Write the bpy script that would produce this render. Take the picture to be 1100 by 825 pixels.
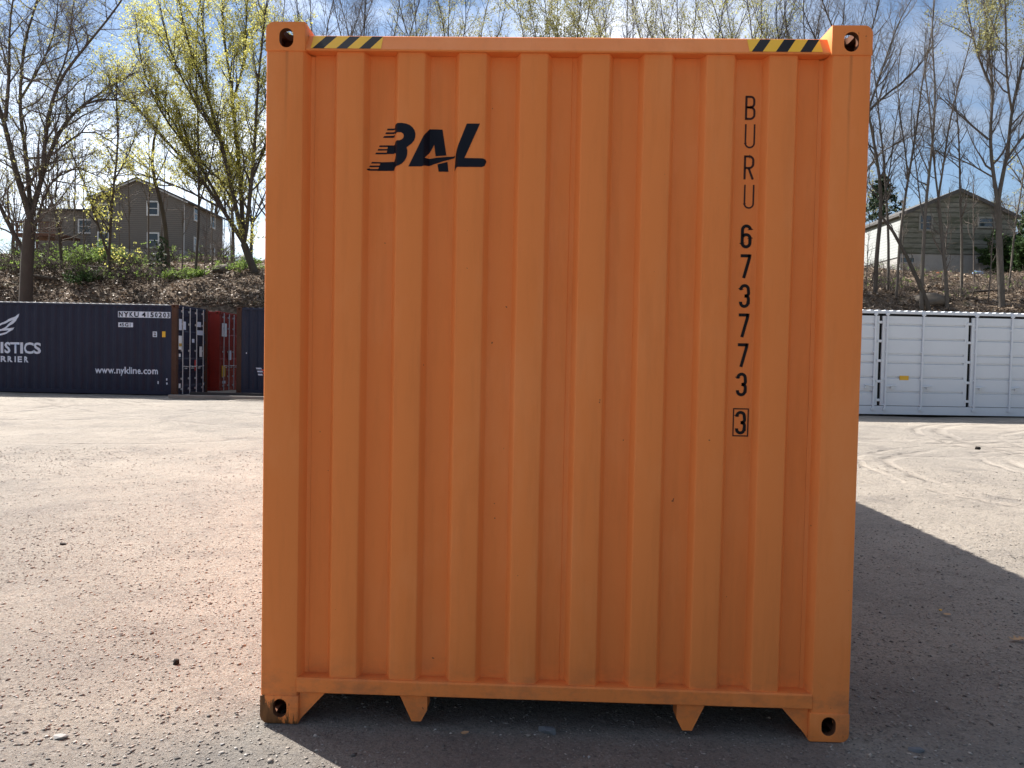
import bpy, bmesh, math, random
import numpy as np
from mathutils import Vector, Matrix

R = math.radians
S = bpy.context.scene
for o in list(bpy.data.objects):
    bpy.data.objects.remove(o)
COL = S.collection

# ------------------------------------------------------------------ camera
CAM = np.array([-0.0919, -3.1912, 1.5471])
YAW, PITCH, ROLL, FPX = -0.0305, -0.0331, 0.0197, 840.0
_cy, _sy, _cp, _sp, _cr, _sr = math.cos(YAW), math.sin(YAW), math.cos(PITCH), math.sin(PITCH), math.cos(ROLL), math.sin(ROLL)
FWD = np.array([_sy*_cp, _cy*_cp, _sp])
_rt = np.array([_cy, -_sy, 0.0]); _up = np.cross(_rt, FWD)
RIGHT = _cr*_rt + _sr*_up
UP = -_sr*_rt + _cr*_up
cam_data = bpy.data.cameras.new('camera')
cam = bpy.data.objects.new('camera', cam_data); COL.objects.link(cam)
cam_data.sensor_fit = 'HORIZONTAL'; cam_data.sensor_width = 36.0
cam_data.lens = 36.0*FPX/1100.0
cam_data.clip_start = 0.05; cam_data.clip_end = 3000
M = Matrix.Identity(4)
for i in range(3):
    M[i][0], M[i][1], M[i][2], M[i][3] = RIGHT[i], UP[i], -FWD[i], CAM[i]
cam.matrix_world = M
S.camera = cam

def spot(px, py, depth):
    """world point seen at a spot of the photograph at a camera depth in metres"""
    return CAM + depth*(FWD + (px-550)/FPX*RIGHT - (py-412.5)/FPX*UP)
def on_plane_y(px, py, Y):
    d = FWD + (px-550)/FPX*RIGHT - (py-412.5)/FPX*UP
    return CAM + d*(Y-CAM[1])/d[1]
def on_ground(px, py, z=0.0):
    d = FWD + (px-550)/FPX*RIGHT - (py-412.5)/FPX*UP
    return CAM + d*(z-CAM[2])/d[2]

# ------------------------------------------------------------------ light, sky, exposure
SUN_VEC = Vector((-2.34, 1.85, 2.86)).normalized()
SUN_EL = math.asin(SUN_VEC.z); SUN_ROT = math.atan2(SUN_VEC.x, SUN_VEC.y)
sun_d = bpy.data.lights.new('sun', 'SUN'); sun_d.energy = 5.0; sun_d.angle = R(0.53); sun_d.color = (1.0, 0.955, 0.89)
sun = bpy.data.objects.new('sun', sun_d); COL.objects.link(sun)
sun.rotation_euler = SUN_VEC.to_track_quat('Z', 'Y').to_euler(); sun.location = (-20, 20, 40)

world = bpy.data.worlds.new('World'); S.world = world; world.use_nodes = True
wt = world.node_tree; wt.nodes.clear()
def wn(t): return wt.nodes.new(t)
sky = wn('ShaderNodeTexSky'); sky.sky_type = 'NISHITA'; sky.sun_disc = False
sky.sun_elevation = SUN_EL; sky.sun_rotation = SUN_ROT % (2*math.pi)
sky.air_density = 1.0; sky.dust_density = 0.35; sky.ozone_density = 2.0; sky.altitude = 50
tc = wn('ShaderNodeTexCoord'); sep = wn('ShaderNodeSeparateXYZ'); wt.links.new(tc.outputs['Generated'], sep.inputs[0])
zz = wn('ShaderNodeMath'); zz.operation = 'ADD'; zz.inputs[1].default_value = 0.22; wt.links.new(sep.outputs['Z'], zz.inputs[0])
zm = wn('ShaderNodeMath'); zm.operation = 'MAXIMUM'; zm.inputs[1].default_value = 0.06; wt.links.new(zz.outputs[0], zm.inputs[0])
dx = wn('ShaderNodeMath'); dx.operation = 'DIVIDE'; wt.links.new(sep.outputs['X'], dx.inputs[0]); wt.links.new(zm.outputs[0], dx.inputs[1])
dy = wn('ShaderNodeMath'); dy.operation = 'DIVIDE'; wt.links.new(sep.outputs['Y'], dy.inputs[0]); wt.links.new(zm.outputs[0], dy.inputs[1])
cmb = wn('ShaderNodeCombineXYZ'); wt.links.new(dx.outputs[0], cmb.inputs[0]); wt.links.new(dy.outputs[0], cmb.inputs[1])
cmap = wn('ShaderNodeMapping'); cmap.inputs['Scale'].default_value = (1.0, 1.25, 1); cmap.inputs['Location'].default_value = (3.1, 1.7, 0)
wt.links.new(cmb.outputs[0], cmap.inputs[0])
cn = wn('ShaderNodeTexNoise'); cn.inputs['Scale'].default_value = 1.1; cn.inputs['Detail'].default_value = 9; cn.inputs['Roughness'].default_value = 0.6; cn.inputs['Distortion'].default_value = 0.5
wt.links.new(cmap.outputs[0], cn.inputs['Vector'])
cr = wn('ShaderNodeValToRGB'); cr.color_ramp.elements[0].position = 0.42; cr.color_ramp.elements[0].color = (0.0, 0.0, 0.0, 1)
cr.color_ramp.elements[1].position = 0.70; cr.color_ramp.elements[1].color = (0.95, 0.95, 0.95, 1)
wt.links.new(cn.outputs['Fac'], cr.inputs[0])
cmix = wn('ShaderNodeMix'); cmix.data_type = 'RGBA'; sdot = wn('ShaderNodeVectorMath'); sdot.operation = 'DOT_PRODUCT'; sdot.inputs[1].default_value = tuple(SUN_VEC); wt.links.new(tc.outputs['Generated'], sdot.inputs[0])
smax = wn('ShaderNodeMath'); smax.operation = 'MAXIMUM'; smax.inputs[1].default_value = 0.0; wt.links.new(sdot.outputs['Value'], smax.inputs[0])
spow = wn('ShaderNodeMath'); spow.operation = 'POWER'; spow.inputs[1].default_value = 2.0; wt.links.new(smax.outputs[0], spow.inputs[0])
sfac = wn('ShaderNodeMath'); sfac.operation = 'MULTIPLY_ADD'; sfac.inputs[1].default_value = 3.6; sfac.inputs[2].default_value = 0.24; wt.links.new(spow.outputs[0], sfac.inputs[0])
ccol = wn('ShaderNodeVectorMath'); ccol.operation = 'SCALE'; ccol.inputs[0].default_value = (7.6, 7.9, 8.5); wt.links.new(sfac.outputs[0], ccol.inputs['Scale'])   # clouds are brightest toward the sun
wt.links.new(ccol.outputs[0], cmix.inputs['B'])
wt.links.new(cr.outputs[0], cmix.inputs['Factor']); wt.links.new(sky.outputs[0], cmix.inputs['A'])
bg = wn('ShaderNodeBackground'); bg.inputs['Strength'].default_value = 0.058; wt.links.new(cmix.outputs['Result'], bg.inputs['Color'])
wo = wn('ShaderNodeOutputWorld'); wt.links.new(bg.outputs[0], wo.inputs[0])
vs = S.view_settings; vs.view_transform = 'Standard'; vs.look = 'None'; vs.gamma = 1.0; vs.use_curve_mapping = False
vs.exposure = 1.30
S.render.engine = 'CYCLES'
try:
    S.cycles.max_bounces = 6; S.cycles.diffuse_bounces = 4; S.cycles.transparent_max_bounces = 8
except Exception: pass

# ------------------------------------------------------------------ material helper
class NT:
    def __init__(s, name):
        s.m = bpy.data.materials.new(name); s.m.use_nodes = True
        s.t = s.m.node_tree; s.b = s.t.nodes['Principled BSDF']; s.out = s.t.nodes['Material Output']
        s._tc = None
    def n(s, kind, **kw):
        nd = s.t.nodes.new('ShaderNode'+kind)
        for k, v in kw.items(): setattr(nd, k, v)
        return nd
    def put(s, sock, v):
        if hasattr(v, 'is_output') or isinstance(v, bpy.types.NodeSocket): s.t.links.new(v, sock)
        else:
            if isinstance(v, tuple) and len(v) == 3 and sock.type == 'RGBA': v = v+(1,)
            sock.default_value = v
    def coord(s, scale=(1, 1, 1), loc=(0, 0, 0), kind='Object'):
        if s._tc is None: s._tc = s.n('TexCoord')
        mp = s.n('Mapping'); mp.inputs['Scale'].default_value = scale; mp.inputs['Location'].default_value = loc
        s.t.links.new(s._tc.outputs[kind], mp.inputs[0]); return mp.outputs[0]
    def noise(s, scale, detail=4, rough=0.55, vec=None, dist=0):
        nd = s.n('TexNoise'); nd.inputs['Scale'].default_value = scale; nd.inputs['Detail'].default_value = detail
        nd.inputs['Roughness'].default_value = rough; nd.inputs['Distortion'].default_value = dist
        s.t.links.new(vec if vec is not None else s.coord(), nd.inputs['Vector']); return nd.outputs['Fac']
    def ramp(s, f, stops):
        nd = s.n('ValToRGB'); e = nd.color_ramp.elements
        while len(e) < len(stops): e.new(0.5)
        for q, (p, c) in zip(e, stops):
            q.position = p; q.color = (c, c, c, 1) if not isinstance(c, tuple) else c+(1,)
        s.put(nd.inputs[0], f); return nd.outputs[0]
    def mix(s, f, a, b, mode='MIX'):
        nd = s.n('Mix', data_type='RGBA', blend_type=mode)
        s.put(nd.inputs['Factor'], f); s.put(nd.inputs['A'], a); s.put(nd.inputs['B'], b); return nd.outputs['Result']
    def math(s, op, a, b=0.0, clamp=False):
        nd = s.n('Math', operation=op, use_clamp=clamp); s.put(nd.inputs[0], a); s.put(nd.inputs[1], b); return nd.outputs[0]
    def xyz(s, vec=None):
        nd = s.n('SeparateXYZ'); s.t.links.new(vec if vec is not None else s.coord(), nd.inputs[0]); return nd.outputs
    def bump(s, h, strength=0.4, dist=0.01, prev=None):
        nd = s.n('Bump'); nd.inputs['Strength'].default_value = strength; nd.inputs['Distance'].default_value = dist
        s.put(nd.inputs['Height'], h)
        if prev is not None: s.t.links.new(prev, nd.inputs['Normal'])
        s.t.links.new(nd.outputs[0], s.b.inputs['Normal']); return nd.outputs[0]
    def base(s, c): s.put(s.b.inputs['Base Color'], c)
    def rough(s, r): s.put(s.b.inputs['Roughness'], r)

MAT = {}
def paint(name, col, rough=0.45, var=0.12, rust=0.0, rust_scale=3.0, scale=(1, 1, 1), spots=0.0, bump=0.0):
    t = NT(name); c1 = tuple(x*(1-var) for x in col); c2 = tuple(min(1, x*(1+var)) for x in col)
    c = t.mix(t.noise(1.7, 6, 0.65, t.coord(scale)), c1, c2)
    if rust > 0:
        f = t.ramp(t.noise(rust_scale, 8, 0.7, t.coord(scale)), [(0.72-rust*0.35, 0.0), (0.80-rust*0.35, 1.0)])
        rc = t.mix(t.noise(25, 5), (0.05, 0.022, 0.012), (0.17, 0.075, 0.035))
        c = t.mix(f, c, rc)
    if spots > 0:
        f = t.ramp(t.noise(26, 3, 0.5), [(0.70-spots*0.05, 0.0), (0.735-spots*0.05, 1.0)])
        c = t.mix(f, c, (0.07, 0.025, 0.012))
    t.base(c); t.rough(t.ramp(t.noise(5, 4), [(0.3, rough*0.85), (0.7, min(1, rough*1.2))]))
    t.b.inputs['Specular IOR Level'].default_value = 0.2
    if bump: t.bump(t.noise(60, 4), bump, 0.003)
    MAT[name] = t.m; return t.m

# orange paint with weathering that has shapes of its own: run marks under the fittings, scuffs, grime low down
def orange_paint(name, streaks=True, rusty_low=False):
    t = NT(name)
    base = t.mix(t.noise(0.9, 5, 0.6, t.coord((1, 1, 0.5))), (0.78, 0.222, 0.052), (0.86, 0.258, 0.068))
    base = t.mix(t.math('MULTIPLY', t.ramp(t.noise(2.4, 7, 0.7, t.coord((1.0, 1.0, 0.35), (4, 2, 1))), [(0.5, 0.0), (0.72, 1.0)]), 0.5), base, (0.86, 0.31, 0.105))
    base = t.mix(t.math('MULTIPLY', t.ramp(t.noise(9, 6, 0.7, t.coord((1.6, 1, 0.16), (1, 7, 3))), [(0.5, 0.0), (0.72, 1.0)]), 0.22), base, (0.52, 0.14, 0.035))
    X, Y, Z = t.xyz()
    if streaks:
        for cx, z0, w in ((-1.134, 2.30, 0.0085), (1.137, 1.95, 0.009)):
            wob = t.math('MULTIPLY', t.math('SUBTRACT', t.noise(2.5, 3, 0.5, t.coord((0.01, 0.01, 1))), 0.5), 0.03)
            d = t.math('ABSOLUTE', t.math('SUBTRACT', t.math('SUBTRACT', X, cx), wob))
            f = t.math('SUBTRACT', 1.0, t.math('DIVIDE', d, w), True)
            g = t.math('POWER', t.math('MULTIPLY', t.math('SUBTRACT', Z, z0), 1/(2.78-z0), True), 1.6)
            k = t.math('MULTIPLY', t.math('MULTIPLY', f, g), t.math('ADD', t.noise(14, 3), 0.2), True)
            base = t.mix(t.math('MULTIPLY', k, 0.55), base, (0.20, 0.075, 0.035))
    # small chips of paint
    chip = t.ramp(t.noise(38, 2, 0.4, t.coord((1, 1, 1), (9, 3, 5))), [(0.80, 0.0), (0.81, 1.0)])
    base = t.mix(chip, base, (0.20, 0.07, 0.03))
    # grime settled on the lowest hand's breadth of the panel
    gr = t.math('MULTIPLY', t.math('SUBTRACT', 0.30, Z), 7.0, True)
    gr = t.math('MULTIPLY', gr, t.ramp(t.noise(7, 6, 0.7, t.coord((1, 1, 1.5))), [(0.45, 0.0), (0.66, 0.42)]))
    base = t.mix(gr, base, (0.25, 0.11, 0.06))
    if rusty_low:
        left = t.math('MULTIPLY', t.math('SUBTRACT', -1.02, X), 40.0, True)
        low = t.math('MULTIPLY', t.math('SUBTRACT', 0.14, Z), 40.0, True)
        edge = t.math('ADD', t.math('MULTIPLY', t.math('SUBTRACT', -1.13, X), 2.2), t.math('MULTIPLY', t.math('SUBTRACT', 0.06, Z), 2.2))
        nz = t.noise(16, 6, 0.7, t.coord((2.2, 1, 0.5), (3, 3, 3)))
        f = t.ramp(t.math('ADD', nz, edge), [(0.50, 0.0), (0.56, 1.0)])
        f = t.math('MULTIPLY', t.math('MULTIPLY', f, left), low)
        rc = t.mix(t.noise(30, 4, 0.6, t.coord((2, 1, 0.5))), (0.018, 0.011, 0.008), (0.30, 0.13, 0.045))
        base = t.mix(f, base, rc)
        f2 = t.ramp(t.noise(20, 5, 0.7, t.coord((1.5, 1, 0.8), (11, 3, 8))), [(0.63, 0.0), (0.68, 1.0)])
        base = t.mix(t.math('MULTIPLY', f2, 0.8), base, (0.10, 0.045, 0.022))
    t.base(base); t.rough(t.ramp(t.noise(6, 4), [(0.3, 0.5), (0.7, 0.65)]))
    t.b.inputs['Specular IOR Level'].default_value = 0.2
    t.bump(t.noise(140, 3), 0.06, 0.002)
    MAT[name] = t.m; return t.m
orange_paint('orange paint'); orange_paint('orange casting paint', False, True)
paint('navy paint', (0.019, 0.021, 0.043), 0.5, 0.3, rust=0.12, rust_scale=2.2, scale=(1, 1, 0.35))
paint('slate navy paint', (0.024, 0.028, 0.050), 0.55, 0.3, rust=0.10, scale=(1, 1, 0.3))
paint('red paint', (0.25, 0.028, 0.020), 0.5, 0.25, rust=0.05)
paint('rusty steel', (0.078, 0.040, 0.028), 0.85, 0.4, rust=0.25)
paint('white steel', (0.65, 0.685, 0.73), 0.45, 0.05)
paint('faded sunlit roof paint', (0.55, 0.55, 0.55), 0.7, 0.2, rust=0.1)  # faded roof, its colour paled further to carry the sunlit ridge tips
paint('zinc', (0.45, 0.46, 0.48), 0.4, 0.2)
paint('sticker white', (0.75, 0.76, 0.78), 0.5, 0.08)
paint('lettering pale', (0.58, 0.62, 0.74), 0.5, 0.10)
paint('sticker yellow', (0.72, 0.42, 0.05), 0.5, 0.08)
paint('sticker red', (0.55, 0.05, 0.05), 0.5, 0.1)
paint('ink black', (0.007, 0.007, 0.009), 0.6, 0.2)
paint('ink navy', (0.005, 0.007, 0.015), 0.6, 0.3)
paint('ink brown', (0.045, 0.016, 0.012), 0.5, 0.3)
paint('tape yellow', (0.86, 0.46, 0.02), 0.4, 0.1)
paint('casting cavity', (0.13, 0.052, 0.026), 0.9, 0.5)
paint('matt black', (0.012, 0.012, 0.013), 0.8, 0.2)
paint('plywood underside', (0.02, 0.018, 0.016), 0.9, 0.3)

# ------------------------------------------------------------------ mesh helpers
def tag(o, label=None, cat=None, group=None, kind=None):
    if label: o['label'] = label
    if cat: o['category'] = cat
    if group: o['group'] = group
    if kind: o['kind'] = kind
    return o
def empty(name, loc=(0, 0, 0), rz=0.0):
    o = bpy.data.objects.new(name, None); COL.objects.link(o); o.location = loc; o.rotation_euler = (0, 0, rz)
    o.empty_display_size = 0.3; return o
def link(name, me, mat=None, parent=None, smooth=None):
    o = bpy.data.objects.new(name, me); COL.objects.link(o)
    if mat is not None:
        for m in (mat if isinstance(mat, (list, tuple)) else [mat]):
            me.materials.append(MAT[m] if isinstance(m, str) else m)
    if parent is not None: o.parent = parent
    if smooth is not None:
        me.polygons.foreach_set('use_smooth', [True]*len(me.polygons)); me.set_sharp_from_angle(angle=R(smooth))
    return o
def obj(name, bm, mat=None, parent=None, smooth=None):
    bmesh.ops.recalc_face_normals(bm, faces=bm.faces)
    me = bpy.data.meshes.new(name); bm.to_mesh(me); bm.free()
    return link(name, me, mat, parent, smooth)
def box(bm, x0, x1, y0, y1, z0, z1, bev=0.0):
    vs_ = [bm.verts.new(p) for p in ((x0, y0, z0), (x1, y0, z0), (x1, y1, z0), (x0, y1, z0), (x0, y0, z1), (x1, y0, z1), (x1, y1, z1), (x0, y1, z1))]
    fs = [bm.faces.new([vs_[i] for i in q]) for q in ((0, 3, 2, 1), (4, 5, 6, 7), (0, 1, 5, 4), (1, 2, 6, 5), (2, 3, 7, 6), (3, 0, 4, 7))]
    if bev > 0:
        es = list({e for f in fs for e in f.edges})
        bmesh.ops.bevel(bm, geom=es, offset=bev, segments=2, profile=0.5, affect='EDGES')
def prism(bm, poly, fn, a, b):
    """closed polygon in two coordinates swept from a to b; fn(p, q, s) gives the point"""
    lo = [bm.verts.new(fn(p, q, a)) for p, q in poly]; hi = [bm.verts.new(fn(p, q, b)) for p, q in poly]
    n = len(poly)
    bm.faces.new(lo); bm.faces.new(hi[::-1])
    for i in range(n): bm.faces.new((lo[i], hi[i], hi[(i+1) % n], lo[(i+1) % n]))
def rod(bm, p, q, r, n=8):
    p, q = Vector(p), Vector(q); d = (q-p).normalized()
    a = d.orthogonal().normalized(); b = d.cross(a)
    lo = []; hi = []
    for k in range(n):
        c = math.cos(2*math.pi*k/n); s = math.sin(2*math.pi*k/n); v = (a*c+b*s)*r
        lo.append(bm.verts.new(p+v)); hi.append(bm.verts.new(q+v))
    bm.faces.new(lo[::-1]); bm.faces.new(hi)
    for k in range(n): bm.faces.new((lo[k], lo[(k+1) % n], hi[(k+1) % n], hi[k]))
def np_mesh(name, V, F, smooth=False, mat_idx=None):
    """V (n,3), F (m,k) all faces with k corners"""
    V = np.asarray(V, np.float32); F = np.asarray(F, np.int32); m, k = F.shape
    me = bpy.data.meshes.new(name)
    me.vertices.add(len(V)); me.vertices.foreach_set('co', V.ravel())
    me.loops.add(m*k); me.loops.foreach_set('vertex_index', F.ravel())
    me.polygons.add(m); me.polygons.foreach_set('loop_start', np.arange(0, m*k, k, dtype=np.int32))
    me.polygons.foreach_set('loop_total', np.full(m, k, np.int32))
    if smooth: me.polygons.foreach_set('use_smooth', np.ones(m, bool))
    if mat_idx is not None: me.polygons.foreach_set('material_index', np.asarray(mat_idx, np.int32))
    me.update(calc_edges=True); return me

def value_noise(x, y, seed=0):
    """smooth value noise on arrays"""
    xi = np.floor(x).astype(np.int64); yi = np.floor(y).astype(np.int64); fx = x-xi; fy = y-yi
    fx = fx*fx*(3-2*fx); fy = fy*fy*(3-2*fy)
    def h(a, b):
        n = (a*374761393 + b*668265263 + seed*1442695041) & 0x7fffffff
        n = ((n ^ (n >> 13))*1274126177) & 0x7fffffff
        return ((n ^ (n >> 16)) & 0xffff)/65535.0
    return (h(xi, yi)*(1-fx)+h(xi+1, yi)*fx)*(1-fy)+(h(xi, yi+1)*(1-fx)+h(xi+1, yi+1)*fx)*fy

# ------------------------------------------------------------------ terrain
def smooth(a, b, x):
    t = np.clip((x-a)/(b-a), 0, 1); return t*t*(3-2*t)
def ground_z(x, y):
    x = np.asarray(x, float); y = np.asarray(y, float)
    z = 0.15*smooth(4, 17, y)
    w = smooth(0.4, 2.0, np.abs(y-0.0)+np.abs(x)*0.0) * smooth(1.4, 3.0, np.hypot(np.maximum(np.abs(x)-1.2, 0), np.where(y < 0, y, np.where(y > 12.2, y-12.2, 0)))+1.2)
    n = (value_noise(x*0.45, y*0.45, 3)-0.5)*0.05 + (value_noise(x*1.3, y*1.3, 5)-0.5)*0.022 + (value_noise(x*4.1, y*4.1, 7)-0.5)*0.010
    return z + n*np.clip(w, 0.12, 1)*smooth(60, 20, np.abs(y))
HY = [24.0, 27.6, 29.0, 31.0, 33.5, 36.0, 42.0, 52.0, 63.0, 90.0, 220.0]
HZ = [-0.9, -0.1, 0.9, 2.7, 4.5, 5.3, 6.6, 7.8, 9.2, 11.0, 16.0]
def hill_z(x, y):
    x = np.asarray(x, float); y = np.asarray(y, float)
    z = np.interp(y, HY, HZ)
    k = smooth(28, 32, y)
    return z + k*((value_noise(x*0.16, y*0.16, 11)-0.5)*1.0 + (value_noise(x*0.6, y*0.6, 12)-0.5)*0.5 + (value_noise(x*1.9, y*1.9, 13)-0.5)*0.22)

def grid_axis(fine, coarse):
    a = list(np.arange(fine[0], fine[1], fine[2])); lo = []; v = fine[0]; s = fine[2]
    while v > coarse[0]: s *= 1.25; v -= s; lo.append(v)
    hi = []; v = a[-1]; s = fine[2]
    while v < coarse[1]: s *= 1.25; v += s; hi.append(v)
    return np.array(lo[::-1]+a+hi)
def sheet(name, xs, ys, zf, mat, smooth_=True):
    X, Y = np.meshgrid(xs, ys); Z = zf(X, Y)
    V = np.stack([X, Y, Z], -1).reshape(-1, 3); nx = len(xs); ny = len(ys)
    i, j = np.meshgrid(np.arange(nx-1), np.arange(ny-1)); a = (j*nx+i).ravel()
    F = np.stack([a, a+1, a+nx+1, a+nx], -1)
    return link(name, np_mesh(name, V, F, smooth_), mat)

# gravelly packed dirt
t = NT('packed gravel dirt')
big = t.noise(0.22, 6, 0.6, dist=0.6); mid = t.noise(1.3, 7, 0.68, t.coord((1, 1, 1), (5, 2, 0)), 0.4)
c = t.mix(t.ramp(big, [(0.40, 0.0), (0.62, 1.0)]), (0.365, 0.318, 0.264), (0.292, 0.259, 0.220))
c = t.mix(t.ramp(mid, [(0.50, 0.0), (0.68, 0.75)]), c, (0.205, 0.182, 0.160))
c = t.mix(t.ramp(t.noise(0.55, 6, 0.6, t.coord((1, 1, 1), (14, 3, 0))), [(0.52, 0.0), (0.70, 0.6)]), c, (0.45, 0.395, 0.33))
vor = t.n('TexVoronoi'); vor.inputs['Scale'].default_value = 95; t.t.links.new(t.coord(), vor.inputs['Vector'])
sepc = t.n('SeparateColor'); t.t.links.new(vor.outputs['Color'], sepc.inputs[0])
c = t.mix(t.ramp(sepc.outputs[0], [(0.70, 0.0), (0.9, 0.55)]), c, (0.40, 0.37, 0.335))
c = t.mix(t.ramp(sepc.outputs[1], [(0.76, 0.0), (0.92, 0.45)]), c, (0.085, 0.08, 0.08))
vor2 = t.n('TexVoronoi'); vor2.inputs['Scale'].default_value = 20; t.t.links.new(t.coord((1, 1, 1), (3, 8, 0)), vor2.inputs['Vector'])
sep2 = t.n('SeparateColor'); t.t.links.new(vor2.outputs['Color'], sep2.inputs[0])
c = t.mix(t.math('MULTIPLY', t.ramp(sep2.outputs[0], [(0.8, 0.0), (0.95, 0.5)]), t.ramp(vor2.outputs['Distance'], [(0.25, 1.0), (0.5, 0.0)])), c, (0.15, 0.135, 0.125))
c = t.mix(t.ramp(t.noise(110, 3, 0.6), [(0.50, 0.0), (0.68, 0.45)]), c, (0.13, 0.115, 0.105))
# greyer, coarser grit spread over the nearest strip of the yard
_X, _Y, _Z = t.xyz()
nearf = t.math('ADD', t.math('MULTIPLY', t.math('SUBTRACT', 0.9, _Y), 0.45), t.math('MULTIPLY', t.math('SUBTRACT', t.noise(0.9, 6, 0.65, t.coord((1, 1, 1), (21, 4, 0))), 0.5), 2.2), True)
c = t.mix(t.math('MULTIPLY', nearf, 0.75), c, t.mix(t.noise(70, 4, 0.7), (0.085, 0.080, 0.078), (0.27, 0.25, 0.23)))
# turning tracks of lorries: rings of scuffed darker dirt
X, Y, Z = t.xyz()
trk = 0.0
wobble = t.math('MULTIPLY', t.math('SUBTRACT', t.noise(0.6, 5, 0.6), 0.5), 0.45)
for (tx, ty, rad, wid) in ((8.5, 7.7, 3.4, 0.10), (8.5, 7.7, 3.8, 0.07), (9.4, 8.8, 2.1, 0.10), (9.4, 8.8, 2.45, 0.07), (10.9, 8.2, 1.1, 0.16), (-7.5, 12.0, 3.2, 0.08), (12.4, 11.4, 3.0, 0.16), (12.4, 11.4, 3.45, 0.10), (12.8, 12.2, 4.6, 0.16), (12.8, 12.2, 5.0, 0.10), (14.2, 12.6, 1.5, 0.14), (17.2, 11.9, 1.7, 0.22), (17.2, 11.9, 2.0, 0.12), (-12.5, 20.5, 4.2, 0.18), (-12.5, 20.5, 4.6, 0.10), (-15.5, 14.8, 3.6, 0.20), (-15.5, 14.8, 4.0, 0.10), (-11.0, 15.2, 3.0, 0.12), (4.0, 34.0, 22.0, 0.14), (4.0, 34.0, 22.4, 0.10), (4.0, 34.0, 24.2, 0.14)):
    ddx = t.math('SUBTRACT', X, tx); ddy = t.math('SUBTRACT', Y, ty)
    rr = t.math('SQRT', t.math('ADD', t.math('MULTIPLY', ddx, ddx), t.math('MULTIPLY', ddy, ddy)))
    k = t.math('SUBTRACT', 1.0, t.math('DIVIDE', t.math('ABSOLUTE', t.math('SUBTRACT', t.math('ADD', rr, wobble), rad)), wid*1.5), True)
    trk = t.math('MAXIMUM', trk, k)
brk = t.ramp(t.noise(0.7, 5, 0.65, t.coord((1, 1, 1), (8, 8, 0))), [(0.40, 0.0), (0.52, 1.0)])
trk = t.math('MULTIPLY', t.math('POWER', trk, 1.5), brk)
trk = t.math('MULTIPLY', trk, t.ramp(t.noise(5, 6, 0.75), [(0.34, 0.0), (0.55, 1.0)]))
c = t.mix(t.math('MULTIPLY', trk, 0.50), c, (0.125, 0.108, 0.094))
t.base(c); t.rough(0.95); t.b.inputs['Specular IOR Level'].default_value = 0.15
h = t.math('ADD', t.math('MULTIPLY', t.noise(48, 8, 0.8), 0.9), t.math('MULTIPLY', t.math('SUBTRACT', 0.5, vor.outputs['Distance']), 0.35))
b1 = t.bump(t.noise(5, 8, 0.75), 0.9, 0.085)
b2 = t.bump(t.math('MULTIPLY', trk, -1.0), 0.8, 0.08, b1)
t.bump(h, 0.75, 0.012, b2)
MAT['packed gravel dirt'] = t.m
ground = sheet('ground', grid_axis((-14, 14, 0.14), (-900, 900)), grid_axis((-4, 26, 0.14), (-900, 900)), ground_z, 'packed gravel dirt')
tag(ground, 'pale packed dirt and gravel yard with turning tracks', 'ground', kind='structure')

t = NT('leaf litter soil')
c = t.mix(t.noise(0.35, 6, 0.65), (0.10, 0.074, 0.052), (0.20, 0.15, 0.11))
c = t.mix(t.ramp(t.noise(3.5, 8, 0.75), [(0.45, 0.0), (0.62, 0.8)]), c, (0.065, 0.045, 0.032))
vv = t.n('TexVoronoi'); vv.inputs['Scale'].default_value = 9; t.t.links.new(t.coord(), vv.inputs['Vector'])
sc = t.n('SeparateColor'); t.t.links.new(vv.outputs['Color'], sc.inputs[0])
c = t.mix(t.ramp(sc.outputs[0], [(0.6, 0.0), (0.9, 0.7)]), c, (0.26, 0.20, 0.15))
c = t.mix(t.ramp(t.noise(0.5, 5, 0.6, t.coord((1, 1, 1), (7, 1, 0))), [(0.60, 0.0), (0.72, 0.7)]), c, (0.07, 0.10, 0.03))
t.base(c); t.rough(0.95); t.b.inputs['Specular IOR Level'].default_value = 0.1
t.bump(t.noise(4.5, 8, 0.75), 1.0, 0.15)
MAT['leaf litter soil'] = t.m
hill = sheet('hillside', grid_axis((-42, 42, 0.45), (-400, 400)), np.concatenate([np.arange(24, 58, 0.45), np.arange(58, 100, 2.5), np.arange(100, 230, 12)]), hill_z, 'leaf litter soil')
tag(hill, 'brown leaf covered embankment rising behind the yard', 'hillside', kind='structure')

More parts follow.
